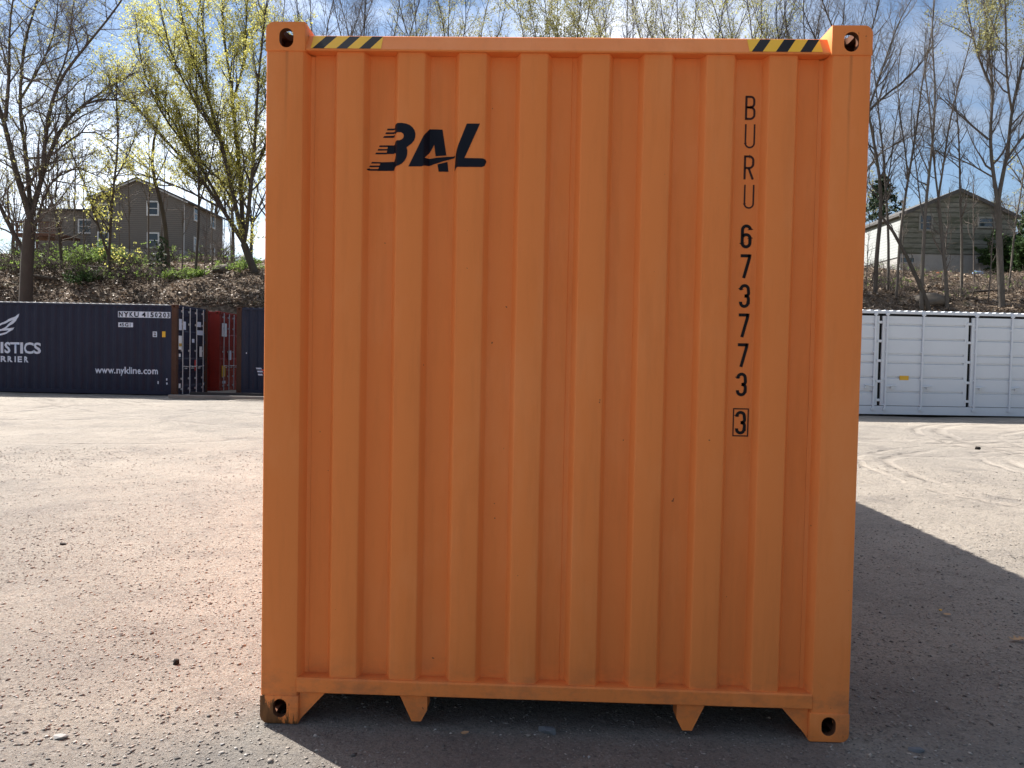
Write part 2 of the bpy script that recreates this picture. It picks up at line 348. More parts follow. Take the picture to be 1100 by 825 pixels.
# ------------------------------------------------------------------ containers
CW, CH = 2.438, 2.896
def casting_meshes():
    """hollow corner casting with its three slots; one mesh for each of the eight corners"""
    bm = bmesh.new(); box(bm, -0.162, 0, 0, 0.178, -0.118, 0)
    outer = [e for e in bm.edges if all(abs(v.co.x) < 1e-6 and abs(v.co.z) < 1e-6 for v in e.verts)]
    bmesh.ops.bevel(bm, geom=outer, offset=0.034, segments=6, profile=0.5, affect='EDGES')
    es = [e for e in bm.edges if len(e.link_faces) == 2 and e.calc_face_angle(0) > R(60)]
    bmesh.ops.bevel(bm, geom=es, offset=0.004, segments=2, profile=0.5, affect='EDGES')
    def mesh_of(b):
        bmesh.ops.recalc_face_normals(b, faces=b.faces); m = bpy.data.meshes.new('casting'); b.to_mesh(m); b.free(); return m
    body = bpy.data.objects.new('casting', mesh_of(bm)); COL.objects.link(body)
    def slot(w, hgt, n=10):
        r = w/2; pts = []
        for k in range(n+1): a = math.pi*k/n; pts.append((r*math.cos(a), hgt/2-r+r*math.sin(a)))
        for k in range(n+1): a = math.pi+math.pi*k/n; pts.append((r*math.cos(a), -hgt/2+r+r*math.sin(a)))
        return pts
    cut = []
    b = bmesh.new(); box(b, -0.134, -0.028, 0.030, 0.150, -0.092, -0.026); cut.append(b)
    b = bmesh.new(); prism(b, slot(0.058, 0.078), lambda p, q, s: (-0.085+p, s, -0.066+q), -0.05, 0.06); cut.append(b)
    b = bmesh.new(); prism(b, slot(0.058, 0.078), lambda p, q, s: (s, 0.089+p, -0.066+q), -0.06, 0.05); cut.append(b)
    b = bmesh.new(); prism(b, slot(0.064, 0.110), lambda p, q, s: (-0.085+p, 0.089+q, s), -0.06, 0.05); cut.append(b)
    cos = []
    for b in cut:
        co = bpy.data.objects.new('cutter', mesh_of(b)); COL.objects.link(co); cos.append(co)
        md = body.modifiers.new('cut', 'BOOLEAN'); md.operation = 'DIFFERENCE'; md.solver = 'EXACT'; md.object = co
    bpy.context.view_layer.update()
    dg = bpy.context.evaluated_depsgraph_get()
    me = bpy.data.meshes.new_from_object(body.evaluated_get(dg))
    for p in me.polygons:
        c_ = p.center
        if -0.150 < c_.x < -0.012 and 0.010 < c_.y < 0.165 and -0.108 < c_.z < -0.010: p.material_index = 1
    for o in cos+[body]: bpy.data.objects.remove(o)
    return me
CAST = casting_meshes()
def casting(parent, sx, sy, sz, L, mat):
    """sx, sz = -1/1; sy = 0 at the front end, 1 at the far end"""
    me = CAST.copy(); n = len(me.vertices); co = np.empty(n*3, np.float32); me.vertices.foreach_get('co', co); co = co.reshape(-1, 3)
    co[:, 0] = sx*(co[:, 0]+CW/2); co[:, 2] = co[:, 2]+CH if sz > 0 else -co[:, 2]
    if sy: co[:, 1] = L-co[:, 1]
    me.vertices.foreach_set('co', co.ravel())
    if (sx < 0) ^ (sz < 0) ^ bool(sy): me.flip_normals()
    me.update(); return link('corner_casting', me, [mat, 'casting cavity'], parent, 35)

def profile_rows(pts, r=0.006):
    """soften the bends of a pressed sheet profile [(u, d), ...]"""
    out = [pts[0]]
    for a, b, c in zip(pts, pts[1:], pts[2:]):
        b_ = Vector(b); va = (Vector(a)-b_); vc = (Vector(c)-b_)
        k = min(r, va.length*0.4, vc.length*0.4)
        p, q = b_+va.normalized()*k, b_+vc.normalized()*k
        m = (p+q)*0.25+b_*0.5
        out += [tuple(p), tuple(m), tuple(q)]
    return out+[pts[-1]]
def pressed(bm, pts, fn, z0, z1, nz=14, wob=0.0, seed=1):
    rng = random.Random(seed); rows = []
    for k in range(nz+1):
        z = z0+(z1-z0)*k/nz
        row = []
        for i, (u, d) in enumerate(pts):
            e = wob*(float(value_noise(np.array(u*3.1+seed), np.array(z*1.3), seed))-0.5)*2
            row.append(bm.verts.new(fn(u, d+e, z)))
        rows.append(row)
    for a, b in zip(rows, rows[1:]):
        for i in range(len(pts)-1): bm.faces.new((a[i], a[i+1], b[i+1], b[i]))
def prof_at(pts, u):
    us = [p[0] for p in pts]; ds = [p[1] for p in pts]; return float(np.interp(u, us, ds))
def drape(bm, pts, fn, lift=0.0016):
    """lay a flat (u, z) mesh (stored as x, y) on a pressed sheet"""
    bmesh.ops.triangulate(bm, faces=bm.faces)
    lo = min(v.co.x for v in bm.verts); hi = max(v.co.x for v in bm.verts)
    for u, d in pts:
        if lo < u < hi:
            bmesh.ops.bisect_plane(bm, geom=bm.verts[:]+bm.edges[:]+bm.faces[:], plane_co=(u, 0, 0), plane_no=(1, 0, 0), dist=1e-5)
    for v in bm.verts: v.co = Vector(fn(v.co.x, prof_at(pts, v.co.x)-lift, v.co.y))

def end_profile():
    pts = [(-1.032, 0.0650)]
    for k in range(8):
        c_ = -0.875+0.25*k
        pts += [(c_-0.074, 0.0650), (c_-0.055, 0.0190), (c_+0.055, 0.0190), (c_+0.074, 0.0650)]
        if k == 3: pts += [(0.030, 0.0650), (0.0325, 0.0675)]
        if k == 4: pts[-4:] = [(c_-0.074, 0.0675), (c_-0.055, 0.0190), (c_+0.055, 0.0190), (c_+0.074, 0.0650)]
    return pts+[(1.032, 0.0650)]
END_RAW = end_profile(); END = profile_rows(END_RAW)
def side_profile(L):
    pts = [(0.17, 0.006)]; n = int((L-0.4)/0.278); off = (L-n*0.278)/2
    for k in range(n):
        a = off+k*0.278; pts += [(a, 0.006), (a+0.068, 0.042), (a+0.138, 0.042), (a+0.206, 0.006)]
    return pts+[(L-0.17, 0.006)]

def door_leaf(root, x0, x1, L, mat, rods, sgn):
    bm = bmesh.new(); z0, z1 = 0.17, 2.77
    pts = [(z0, 0.0)]
    for k in range(3):
        a = 0.30+k*0.87; pts += [(a, 0.0), (a+0.05, -0.035), (a+0.45, -0.035), (a+0.50, 0.0)]
    pts += [(z1, 0.0)]
    poly = [(0.03-d, z) for z, d in pts]
    prism(bm, [(L-p, q) for p, q in poly]+[(L-0.09, z1), (L-0.09, z0)], lambda p, q, s: (s, p, q), x0, x1)
    d = obj('door', bm, mat, root)
    for rx in rods:
        bm = bmesh.new(); rod(bm, (rx, L+0.012, 0.06), (rx, L+0.012, 2.84), 0.018)
        for bz in (0.22, 0.55, 1.45, 2.3, 2.7): box(bm, rx-0.05, rx+0.05, L-0.032, L+0.006, bz-0.03, bz+0.03)
        obj('lock_rod', bm, 'zinc', d)
        bm = bmesh.new(); rod(bm, (rx, L+0.034, 0.95), (rx+sgn*0.42, L+0.040, 0.93), 0.014); box(bm, rx+sgn*0.28-0.05, rx+sgn*0.28+0.05, L-0.03, L+0.02, 0.86, 0.90)
        obj('door_handle', bm, 'zinc', d)
    for hz in (0.35, 1.0, 1.75, 2.5):
        ex = x0 if abs(x0) > abs(x1) else x1; s_ = 1 if ex > 0 else -1
        bm = bmesh.new(); box(bm, min(ex-s_*0.12, ex+s_*0.02), max(ex-s_*0.12, ex+s_*0.02), L-0.03, L-0.012, hz-0.04, hz+0.04, 0.006)
        obj('hinge', bm, mat, d)
    return d

def container(name, L, label, mats, loc=(0, 0, 0), rz=0.0, group=None, tunnel=False, open_side=False):
    """long axis is local Y; blind end at y=0, doors at y=L; local +X is the side turned to the camera when laid across"""
    body, post, roofm, cast = mats
    root = empty(name, loc, rz); tag(root, label, 'container', group)
    for sx in (-1, 1):
        for sy in (0, 1):
            for sz in (-1, 1): casting(root, sx, sy, sz, L, cast)
            # corner post: folded steel section
            poly = [(1.2165, 0.009), (1.2135, 0.0055), (1.072, 0.0055), (1.067, 0.008), (1.062, 0.016), (1.047, 0.058), (1.0325, 0.0640), (1.0325, 0.165), (1.2165, 0.165)]
            bm = bmesh.new()
            prism(bm, [(sx*p, (L-q if sy else q)) for p, q in poly], lambda p, q, s: (p, q, s), 0.1175, CH-0.1175)
            obj('corner_post', bm, post if sx*(1 if sy else 1) else post, root, 30)
    # blind end
    bm = bmesh.new(); pressed(bm, END, lambda u, d, z: (u, d, z), 0.170, 2.7825, 26, 0.0013, 4)
    # folded closing lips at the foot and head of each recess
    obj('end_panel', bm, body, root, 38)
    bm = bmesh.new()
    prism(bm, [(0.008, 2.783), (0.006, 2.786), (0.007, 2.790), (0.052, 2.858), (0.058, 2.862), (0.176, 2.862), (0.176, 2.783)], lambda p, q, s: (s, p, q), -1.0567, 1.0567)
    obj('header', bm, body, root)
    bm = bmesh.new()
    prism(bm, [(0.006, 0.133), (0.004, 0.136), (0.004, 0.188), (0.010, 0.194), (0.058, 0.197), (0.160, 0.197), (0.160, 0.133)], lambda p, q, s: (s, p, q), -1.0665, 1.0665)
    obj('end_sill', bm, body, root, 25)
    for sx in (-1, 1):
        bm = bmesh.new(); prism(bm, [(sx*1.0562, 0.1325), (sx*0.945, 0.1325), (sx*1.046, 0.022), (sx*1.0562, 0.008)], lambda p, q, s: (p, s, q), 0.018, 0.030)
        obj('gusset', bm, body, root)
        if tunnel:
            bm = bmesh.new(); prism(bm, [(sx*0.518, 0.1325), (sx*0.634, 0.1325), (sx*0.582, 0.022), (sx*0.543, 0.022), (sx*0.518, 0.070)], lambda p, q, s: (p, s, q), 0.016, 0.100)
            o_ = obj('tunnel_leg', bm, body, root)
    # long sides
    sp = side_profile(L)
    for sx in (-1, 1):
        if not (open_side and sx == 1):
            bm = bmesh.new(); pressed(bm, sp, lambda u, d, z: (sx*(CW/2-0.004-d), u, z), 0.16, CH-0.09, 1)
            obj('side_panel', bm, body, root)
        bm = bmesh.new(); box(bm, min(sx*1.14, sx*1.2175), max(sx*1.14, sx*1.2175), 0.1785, L-0.1785, CH-0.105, CH-0.035, 0.006); obj('top_side_rail', bm, body, root)
        bm = bmesh.new(); box(bm, min(sx*1.10, sx*1.2175), max(sx*1.10, sx*1.2175), 0.1785, L-0.1785, 0.045 if not open_side else 0.03, 0.165 if not open_side else 0.26, 0.006); obj('bottom_side_rail', bm, body, root)
    # roof sheet, pressed across
    pts = [(0.18, 0.03)]; k = 0.22
    while k < L-0.35: pts += [(k, 0.03), (k+0.03, 0.006), (k+0.09, 0.006), (k+0.12, 0.03)]; k += 0.209
    pts += [(L-0.18, 0.03)]
    bm = bmesh.new(); a = [bm.verts.new((-1.215, u, CH-d)) for u, d in pts]; b = [bm.verts.new((1.215, u, CH-d)) for u, d in pts]
    c2_ = [bm.verts.new((1.2145, u, CH-0.036)) for u, d in pts]; c1_ = [bm.verts.new((-1.2145, u, CH-0.036)) for u, d in pts]
    for i in range(len(pts)-1):
        bm.faces.new((a[i], b[i], b[i+1], a[i+1])); bm.faces.new((b[i], c2_[i], c2_[i+1], b[i+1])); bm.faces.new((a[i], a[i+1], c1_[i+1], c1_[i]))
    obj('roof', bm, roofm, root)
    bm = bmesh.new(); box(bm, -1.098, 1.098, 0.165, L-0.165, 0.128, 0.158)
    y = 0.5
    while y < L-0.3: box(bm, -1.097, 1.097, y, y+0.045, 0.055, 0.127); y += 0.6
    obj('floor', bm, 'plywood underside', root)
    # door end
    bm = bmesh.new(); box(bm, -1.0567, 1.0567, L-0.16, L-0.012, 2.785, 2.885, 0.005); obj('door_header', bm, body, root)
    bm = bmesh.new(); box(bm, -1.0567, 1.0567, L-0.16, L-0.010, 0.02, 0.155, 0.005); obj('door_sill', bm, body, root)
    root_doors = [door_leaf(root, -1.055, -0.006, L, body, (-0.80, -0.26), 1), door_leaf(root, 0.006, 1.055, L, body, (0.26, 0.80), -1)]
    return root

# ---- markings
def poly_bm(polys):
    bm = bmesh.new()
    for p in polys:
        bm.faces.new([bm.verts.new((x, y, 0)) for x, y in p])
    bmesh.ops.triangulate(bm, faces=bm.faces)
    return bm
def stroke(pts, w, closed=False):
    """ribbon along a polyline with mitred joints -> list of quads"""
    P = [Vector((x, y)) for x, y in pts]; n = len(P); L_, R_ = [], []
    for i in range(n):
        a = P[i-1] if (i > 0 or closed) else None; b = P[(i+1) % n] if (i < n-1 or closed) else None
        if a is None: d = (b-P[i]).normalized(); nrm = Vector((-d.y, d.x)); s = 1
        elif b is None: d = (P[i]-a).normalized(); nrm = Vector((-d.y, d.x)); s = 1
        else:
            d1 = (P[i]-a).normalized(); d2 = (b-P[i]).normalized(); n1 = Vector((-d1.y, d1.x)); n2 = Vector((-d2.y, d2.x))
            nrm = (n1+n2).normalized(); s = min(2.0, 1/max(0.3, nrm.dot(n1)))
        L_.append(P[i]+nrm*w/2*s); R_.append(P[i]-nrm*w/2*s)
    q = []
    for i in range(n if closed else n-1):
        j = (i+1) % n; q.append([tuple(L_[i]), tuple(R_[i]), tuple(R_[j]), tuple(L_[j])])
    return q
def arc(cx, cy, rx, ry, a0, a1, n=8):
    return [(cx+rx*math.cos(R(a0+(a1-a0)*k/n)), cy+ry*math.sin(R(a0+(a1-a0)*k/n))) for k in range(n+1)]
def glyph(ch, w, h, s):
    """narrow stencil style capitals and digits drawn with strokes of width s inside a w x h cell centred on 0,0"""
    x0, x1, y0, y1 = -w/2+s/2, w/2-s/2, -h/2+s/2, h/2-s/2; m = 0.0; r = (x1-x0)/2
    if ch == 'B':
        return stroke([(x0, y0-s/2), (x0, y1+s/2)], s)+stroke([(x0, y1), (x0+r*0.8, y1)]+arc(x1-r*0.95, y1-r*0.95, r*0.85, r*0.95, 90, 0)+arc(x1-r*0.95, m+r*0.95+0.002, r*0.85, r*0.95, 0, -90)+[(x0, m+0.002)], s)+stroke([(x0+s*.4, m+0.002), (x0+r, m+0.002)]+arc(x1-r, m-r+0.002, r, r, 90, 0)+arc(x1-r, y0+r, r, r, 0, -90)+[(x0, y0)], s)
    if ch == 'U':
        return stroke([(x0, y1+s/2), (x0, y0+r)]+arc(0, y0+r, r, r, 180, 360, 12)+[(x1, y1+s/2)], s)
    if ch == 'R':
        return stroke([(x0, y0-s/2), (x0, y1+s/2)], s)+stroke([(x0, y1), (x0+r, y1)]+arc(x1-r, y1-r, r, r, 90, 0)+arc(x1-r, m+r-0.002, r, r, 0, -90)+[(x0, m-0.002)], s)+stroke([(x0+r*0.9, m-0.002), (x1, y0-s/2)], s)
    if ch == '6':
        return stroke([(x1, y1-r*0.9), (x1, y1-r)]+arc(0, y1-r, r, r, 0, 180, 12)+[(x0, y0+r)]+arc(0, y0+r, r, r, 180, 360, 12)+[(x1, m-r*0.55)]+arc(0, m-r*0.55, r, r, 0, 150, 10), s)
    if ch == '7':
        return stroke([(x0-s/2, y1), (x1+s/2*0.2, y1), ], s)+stroke([(x1, y1+s/2), (x1-0.002, y1-s*0.8), (x0+r*0.55, y0-s/2)], s)
    if ch == '3':
        rr = r*0.95
        return stroke([(x0, y1-rr*1.25), (x0, y1-rr)]+arc(x0+rr, y1-rr, rr, rr, 180, 0, 12)+[(x1-(r-rr)*0, m+rr*0.85)]+arc(x1-rr*0.8, m+rr*0.8, rr*0.8, rr*0.75, 0, -80, 6)+[(0, m)], s)+stroke([(0, m), (x1-rr*0.8, m-0.0005)]+arc(x1-rr*0.8, m-rr*0.8, rr*0.8, rr*0.78, 80, 0, 6)+[(x1, y0+rr)]+arc(x0+rr, y0+rr, rr, rr, 0, -180, 12)+[(x0, y0+rr*1.25)], s)
def text_bm(body, size, spacing=1.0, shear=0.0, bold=0.0, xs=1.0):
    cu = bpy.data.curves.new('lettering', 'FONT'); cu.body = body; cu.size = size; cu.space_character = spacing; cu.shear = shear; cu.offset = bold; cu.resolution_u = 3
    o = bpy.data.objects.new('lettering', cu); COL.objects.link(o); bpy.context.view_layer.update()
    me = bpy.data.meshes.new_from_object(o.evaluated_get(bpy.context.evaluated_depsgraph_get()))
    bm = bmesh.new(); bm.from_mesh(me); bpy.data.objects.remove(o); bpy.data.curves.remove(cu); bpy.data.meshes.remove(me)
    bmesh.ops.remove_doubles(bm, verts=bm.verts, dist=1e-5)
    for v in bm.verts: v.co.x *= xs; v.co.z = 0
    return bm
def shift(bm, x=None, y=None, right=None):
    lo = min(v.co.x for v in bm.verts); hi = max(v.co.x for v in bm.verts)
    dx_ = (x-lo) if x is not None else (right-hi)
    for v in bm.verts: v.co.x += dx_; v.co.y += y
    return bm

# ------------------------------------------------------------------ the orange container
ORANGE = ('orange paint', 'orange paint', 'orange paint', 'orange casting paint')
oc = container('shipping_container', 12.192, 'orange shipping container with black code letters down its near end, standing in front', ORANGE, tunnel=True)
front = lambda u, d, z: (u, d, z)
# emblem on the upper left, traced as outlines on the face
K = 6.875
LOGO = {
 'ribbed': [[(300, 92), (360, 92), (392, 97), (418, 107), (440, 125), (454, 146), (461, 172), (459, 198), (450, 222), (432, 243), (410, 260), (395, 271), (401, 294), (400, 322), (392, 349), (378, 373), (358, 392), (332, 405), (300, 410), (291, 425), (165, 425), (190, 361), (292, 358), (306, 341), (312, 322), (308, 307), (300, 299), (232, 299), (244, 235), (296, 235), (303, 222), (312, 218), (342, 220), (358, 214), (370, 203), (376, 187), (371, 172), (360, 163), (348, 160), (300, 160)],
   [(240, 110), (302, 110), (302, 122), (235, 123)], [(229, 138), (302, 137), (302, 150), (223, 151)], [(213, 166), (302, 162), (290, 178), (207, 179)],
   [(181, 235), (250, 235), (246, 247), (177, 247)], [(170, 262), (240, 262), (237, 273), (165, 274)], [(154, 289), (236, 289), (233, 301), (149, 301)],
   [(123, 358), (195, 360), (190, 370), (118, 370)], [(110, 385), (184, 385), (180, 397), (104, 397)], [(97, 411), (176, 411), (172, 424), (91, 424)]],
 'a': [[(555, 115), (650, 117), (678, 310), (598, 316), (588, 232), (526, 342), (600, 327), (680, 321), (748, 318), (740, 331), (660, 352), (580, 378), (505, 411), (408, 412)],
   [(612, 376), (686, 358), (694, 432), (620, 430)]],
 'l': [[(838, 97), (935, 97), (820, 350), (950, 352), (974, 358), (981, 370), (968, 408), (950, 416), (757, 415), (740, 432), (752, 310)]]}
polys = []
for grp in LOGO.values():
    for p in grp:
        q = []
        for a, b in p:
            w_ = on_plane_y(380+a/K, 120+b/K, 0.035); q.append((w_[0], w_[2]))
        polys.append(q)
bm = poly_bm(polys); drape(bm, END, front); obj('emblem', bm, 'ink navy', oc)
# code down the right-hand recess
def cell(px, py):
    w_ = on_plane_y(px, py, 0.0650); return w_[0], w_[2]
for ch, py, px, bold in (('B', 116, 806, 0), ('U', 146.5, 805.5, 0), ('R', 180, 804.5, 0), ('U', 211.5, 804.5, 0), ('6', 254, 801.5, 1), ('7', 286, 801, 1), ('3', 318, 799.8, 1), ('7', 349.5, 799, 1), ('7', 381.5, 798, 1), ('3', 413, 796.5, 1), ('3', 454, 795.5, 1)):
    u, z = cell(px, py)
    q = glyph(ch, 0.044 if bold else 0.042, 0.0975, 0.0125 if bold else (0.0064 if ch == 'U' else 0.0085))
    bm = poly_bm([[(a+u, b+z) for a, b in g] for g in q]); drape(bm, END, front, 0.0016 if bold else 0.0016)
    obj('code_digit' if bold else 'code_letter', bm, 'ink black' if bold else 'ink brown', oc)
u, z = cell(795.5, 453.7)
bm = poly_bm([[(a+u, b+z) for a, b in g] for g in stroke([(-0.030, -0.056), (0.030, -0.056), (0.030, 0.056), (-0.030, 0.056)], 0.005, True)]); drape(bm, END, front)
obj('code_frame', bm, 'ink brown', oc)
# hazard tape on the sloping front of the header
def tape(x0, x1, bottoms, lean):
    w_ = x1-x0; cuts = []; last = 0.0; bm = bmesh.new()
    A = Vector((0, 0.0076, 2.7908)); B = Vector((0, 0.0517, 2.8572)); nrm = Vector((0, -(B-A).z, (B-A).y)).normalized()*0.0016
    def pt(u, v): p = A.lerp(B, v)+nrm; return bm.verts.new((x0+u*w_, p.y, p.z))
    def quad(ub0, ub1, ut0, ut1, mi):
        f = bm.faces.new((pt(ub0, 0), pt(ub1, 0), pt(ut1, 1), pt(ut0, 1))); f.material_index = mi
    pb, pt_ = 0.0, 0.0
    for b0, b1 in bottoms:
        quad(pb, b0, pt_, min(1, b0+lean), 0); quad(b0, b1, min(1, b0+lean), min(1, b1+lean), 1); pb, pt_ = b1, min(1, b1+lean)
    quad(pb, 1, pt_, 1, 0)
    return obj('hazard_tape', bm, ['tape yellow', 'ink black'], oc)
tape(-1.036, -0.748, ((0.025, 0.185), (0.365, 0.52), (0.69, 0.845)), 0.155)
tape(0.735, 1.025, ((0.03, 0.18), (0.36, 0.52), (0.69, 0.845)), 0.155)

# ------------------------------------------------------------------ containers across the yard
def cam_lat(lat, D, z):
    p = CAM+RIGHT*lat+FWD*D; return (p[0], p[1], z)
# navy container on the left: its long side faces the camera, its door end is its right end
def laid_across(name, L, label, mats, right_px, D, z0, rel_deg, **kw):
    """place so that the camera-side bottom edge at the right (door) end sits at right_px, D"""
    ang = -YAW+R(rel_deg); a = Vector((math.cos(ang), math.sin(ang), 0)); n = Vector((math.sin(ang), -math.cos(ang), 0))
    e = Vector(cam_lat((right_px-550)/FPX*D, D, z0))
    base = e-a*L-n*(CW/2)
    return container(name, L, label, mats, tuple(base), ang-math.pi/2, **kw)
NL = 12.192
nv = laid_across('shipping_container', NL, 'dark navy shipping container with white lettering and web address, below the brown house', ('navy paint', 'navy paint', 'faded sunlit roof paint', 'rusty steel'), 189.5, 24.6, 0.13, -0.7, group='containers parked along the embankment')
def rust_posts(root, which):
    for ch in root.children:
        if ch.name.split('.')[0] == 'corner_post':
            ch.data.materials.clear(); ch.data.materials.append(MAT['rusty steel'])
rust_posts(nv, 0)
SP = side_profile(NL); sidef = lambda u, d, z: (CW/2-0.004-d, u, z)
def U(px): return NL-(189.5-px)/34.15
def Zp(py): return (425.6+(0)-py)/34.1
def side_mark(root, name, bm, mat, lift=0.004, L=NL, prof=None, face=sidef):
    drape(bm, prof or SP, face, lift); return obj(name, bm, mat, root)
def rect(px0, px1, py0, py1): return poly_bm([[(U(px0), Zp(py1)), (U(px1), Zp(py1)), (U(px1), Zp(py0)), (U(px0), Zp(py0))]])
side_mark(nv, 'code_plate', rect(125.5, 182.5, 335.3, 341.8), 'lettering pale')
bm = text_bm('NYKU 4150203', 0.21, 1.28, 0, 0.006); lo = min(v.co.x for v in bm.verts); hi = max(v.co.x for v in bm.verts)
for v in bm.verts: v.co.x = (v.co.x-lo)/(hi-lo)*(U(181.8)-U(126.3))
side_mark(nv, 'code_lettering', shift(bm, U(126.3), Zp(341.0)), 'ink navy', 0.009)
side_mark(nv, 'size_plate', rect(125.8, 142.3, 347.3, 352.2), 'lettering pale')
side_mark(nv, 'size_lettering', shift(text_bm('45G1', 0.145, 1.25, 0, 0.004), U(127), Zp(351.4)), 'ink navy', 0.009)
side_mark(nv, 'white_sticker', rect(163.2, 168, 356.3, 362.2), 'lettering pale')
side_mark(nv, 'sticker_lettering', shift(text_bm('26\n48', 0.075, 1.1, 0, 0.003), U(163.9), Zp(358.9)), 'ink navy', 0.009)
side_mark(nv, 'yellow_sticker', rect(173.2, 177, 356, 362.2), 'sticker yellow')
side_mark(nv, 'web_lettering', shift(text_bm('www.nykline.com', 0.300, 1.03, 0, 0.006, 0.90), right=U(169.3), y=Zp(402.0)), 'lettering pale')
side_mark(nv, 'name_lettering', shift(text_bm('LOGISTICS', 0.470, 1.0, 0, 0.014, 1.0), right=U(42.0), y=Zp(382.2)), 'lettering pale')
side_mark(nv, 'name_lettering', shift(text_bm('CARRIER', 0.245, 1.5, 0, 0.010), right=U(29.2), y=Zp(391.8)), 'lettering pale')
k = 11.78
wing = [[(-70, 290), (0, 238), (60, 205), (120, 175), (175, 150), (228, 118), (215, 160), (180, 205), (135, 250), (85, 285), (50, 305), (100, 305), (155, 293), (135, 325), (90, 355), (40, 380), (0, 395), (-60, 405), (-60, 385), (0, 372), (50, 352), (90, 330), (0, 338), (-60, 350), (-60, 325), (0, 316), (40, 290), (100, 240), (140, 200), (90, 222), (30, 250), (0, 262), (-70, 312)]]
side_mark(nv, 'wing_emblem', poly_bm([[(U(a/k), Zp(330+b/k)) for a, b in p] for p in wing]), 'lettering pale')
side_mark(nv, 'small_mark', rect(169.0, 170.2, 409.5, 412.5), 'lettering pale'); side_mark(nv, 'small_mark', rect(178.3, 179.6, 406.3, 408.6), 'lettering pale'); side_mark(nv, 'small_mark', rect(178.4, 179.8, 410.8, 413.0), 'lettering pale')
# stickers on the two door ends
def door_stickers(root, L, spec):
    for x0, x1, z0, z1, m in spec:
        bm = bmesh.new(); box(bm, x0, x1, L+0.0005, L+0.006, z0, z1); obj('door_sticker', bm, m, root)
# local +X is the camera side, so the near end of the door is x = +1.2
door_stickers(nv, NL, ((0.86, 1.06, 2.10, 2.45, 'lettering pale'), (0.56, 0.77, 2.12, 2.38, 'lettering pale'), (-0.62, -0.33, 2.25, 2.42, 'lettering pale'), (-0.85, -0.30, 1.98, 2.14, 'lettering pale'), (0.85, 1.08, 1.48, 1.92, 'sticker white'), (0.86, 1.06, 1.58, 1.68, 'sticker yellow'), (0.93, 1.06, 1.25, 1.35, 'sticker white'), (-0.72, -0.52, 1.25, 1.60, 'sticker white'), (-0.22, -0.14, 0.80, 1.15, 'sticker red'), (0.92, 1.06, 0.26, 0.40, 'sticker white'), (-0.9, -0.82, 0.28, 0.37, 'sticker white'), (-0.10, 0.08, 1.72, 1.84, 'lettering pale')))
rd = laid_across('shipping_container', 12.192, 'red shipping container mostly hidden in the gap behind the dark navy one', ('red paint', 'red paint', 'red paint', 'red paint'), 235.5, 27.9, 0.12, 1.0, group='containers parked along the embankment')
door_stickers(rd, 12.192, ((0.50, 1.0, 2.0, 2.48, 'sticker white'), (0.0, 0.30, 1.15, 1.5, 'lettering pale'), (0.62, 0.98, 0.55, 0.95, 'sticker yellow'), (0.6, 0.9, 0.3, 0.4, 'lettering pale')))
sl = laid_across('shipping_container', 6.058, 'slate blue shipping container with a rusty corner post, half hidden behind the orange container', ('slate navy paint', 'rusty steel', 'slate navy paint', 'rusty steel'), 449.0, 26.1, 0.17, 0.5, group='containers parked along the embankment')
SP6 = side_profile(6.058)
def U6(px): return 6.058-(449-px)/32.4
def Z6(py): return (420.2-py)/32.2
def pr(px0, px1, py0, py1, sk): return poly_bm([[(U6(px0+sk), Z6(py1)), (U6(px1+sk), Z6(py1)), (U6(px1), Z6(py0)), (U6(px0), Z6(py0))]])
for py, px0, px1, m in ((391.5, 273.5, 279.5, 'lettering pale'), (394.7, 274.8, 280.5, 'lettering pale'), (398, 276, 280.5, 'lettering pale'), (393.2, 279.8, 284, 'sticker red'), (396.5, 280.8, 285, 'sticker red')):
    side_mark(sl, 'flag_emblem', pr(px0, px1, py, py+1.7, 0.8), m, 0.004, prof=SP6)
side_mark(sl, 'small_mark', poly_bm([[(U6(262.8), Z6(376.8)), (U6(263.8), Z6(376.8)), (U6(263.8), Z6(375.4)), (U6(262.8), Z6(375.4))]]), 'lettering pale', 0.004, prof=SP6)

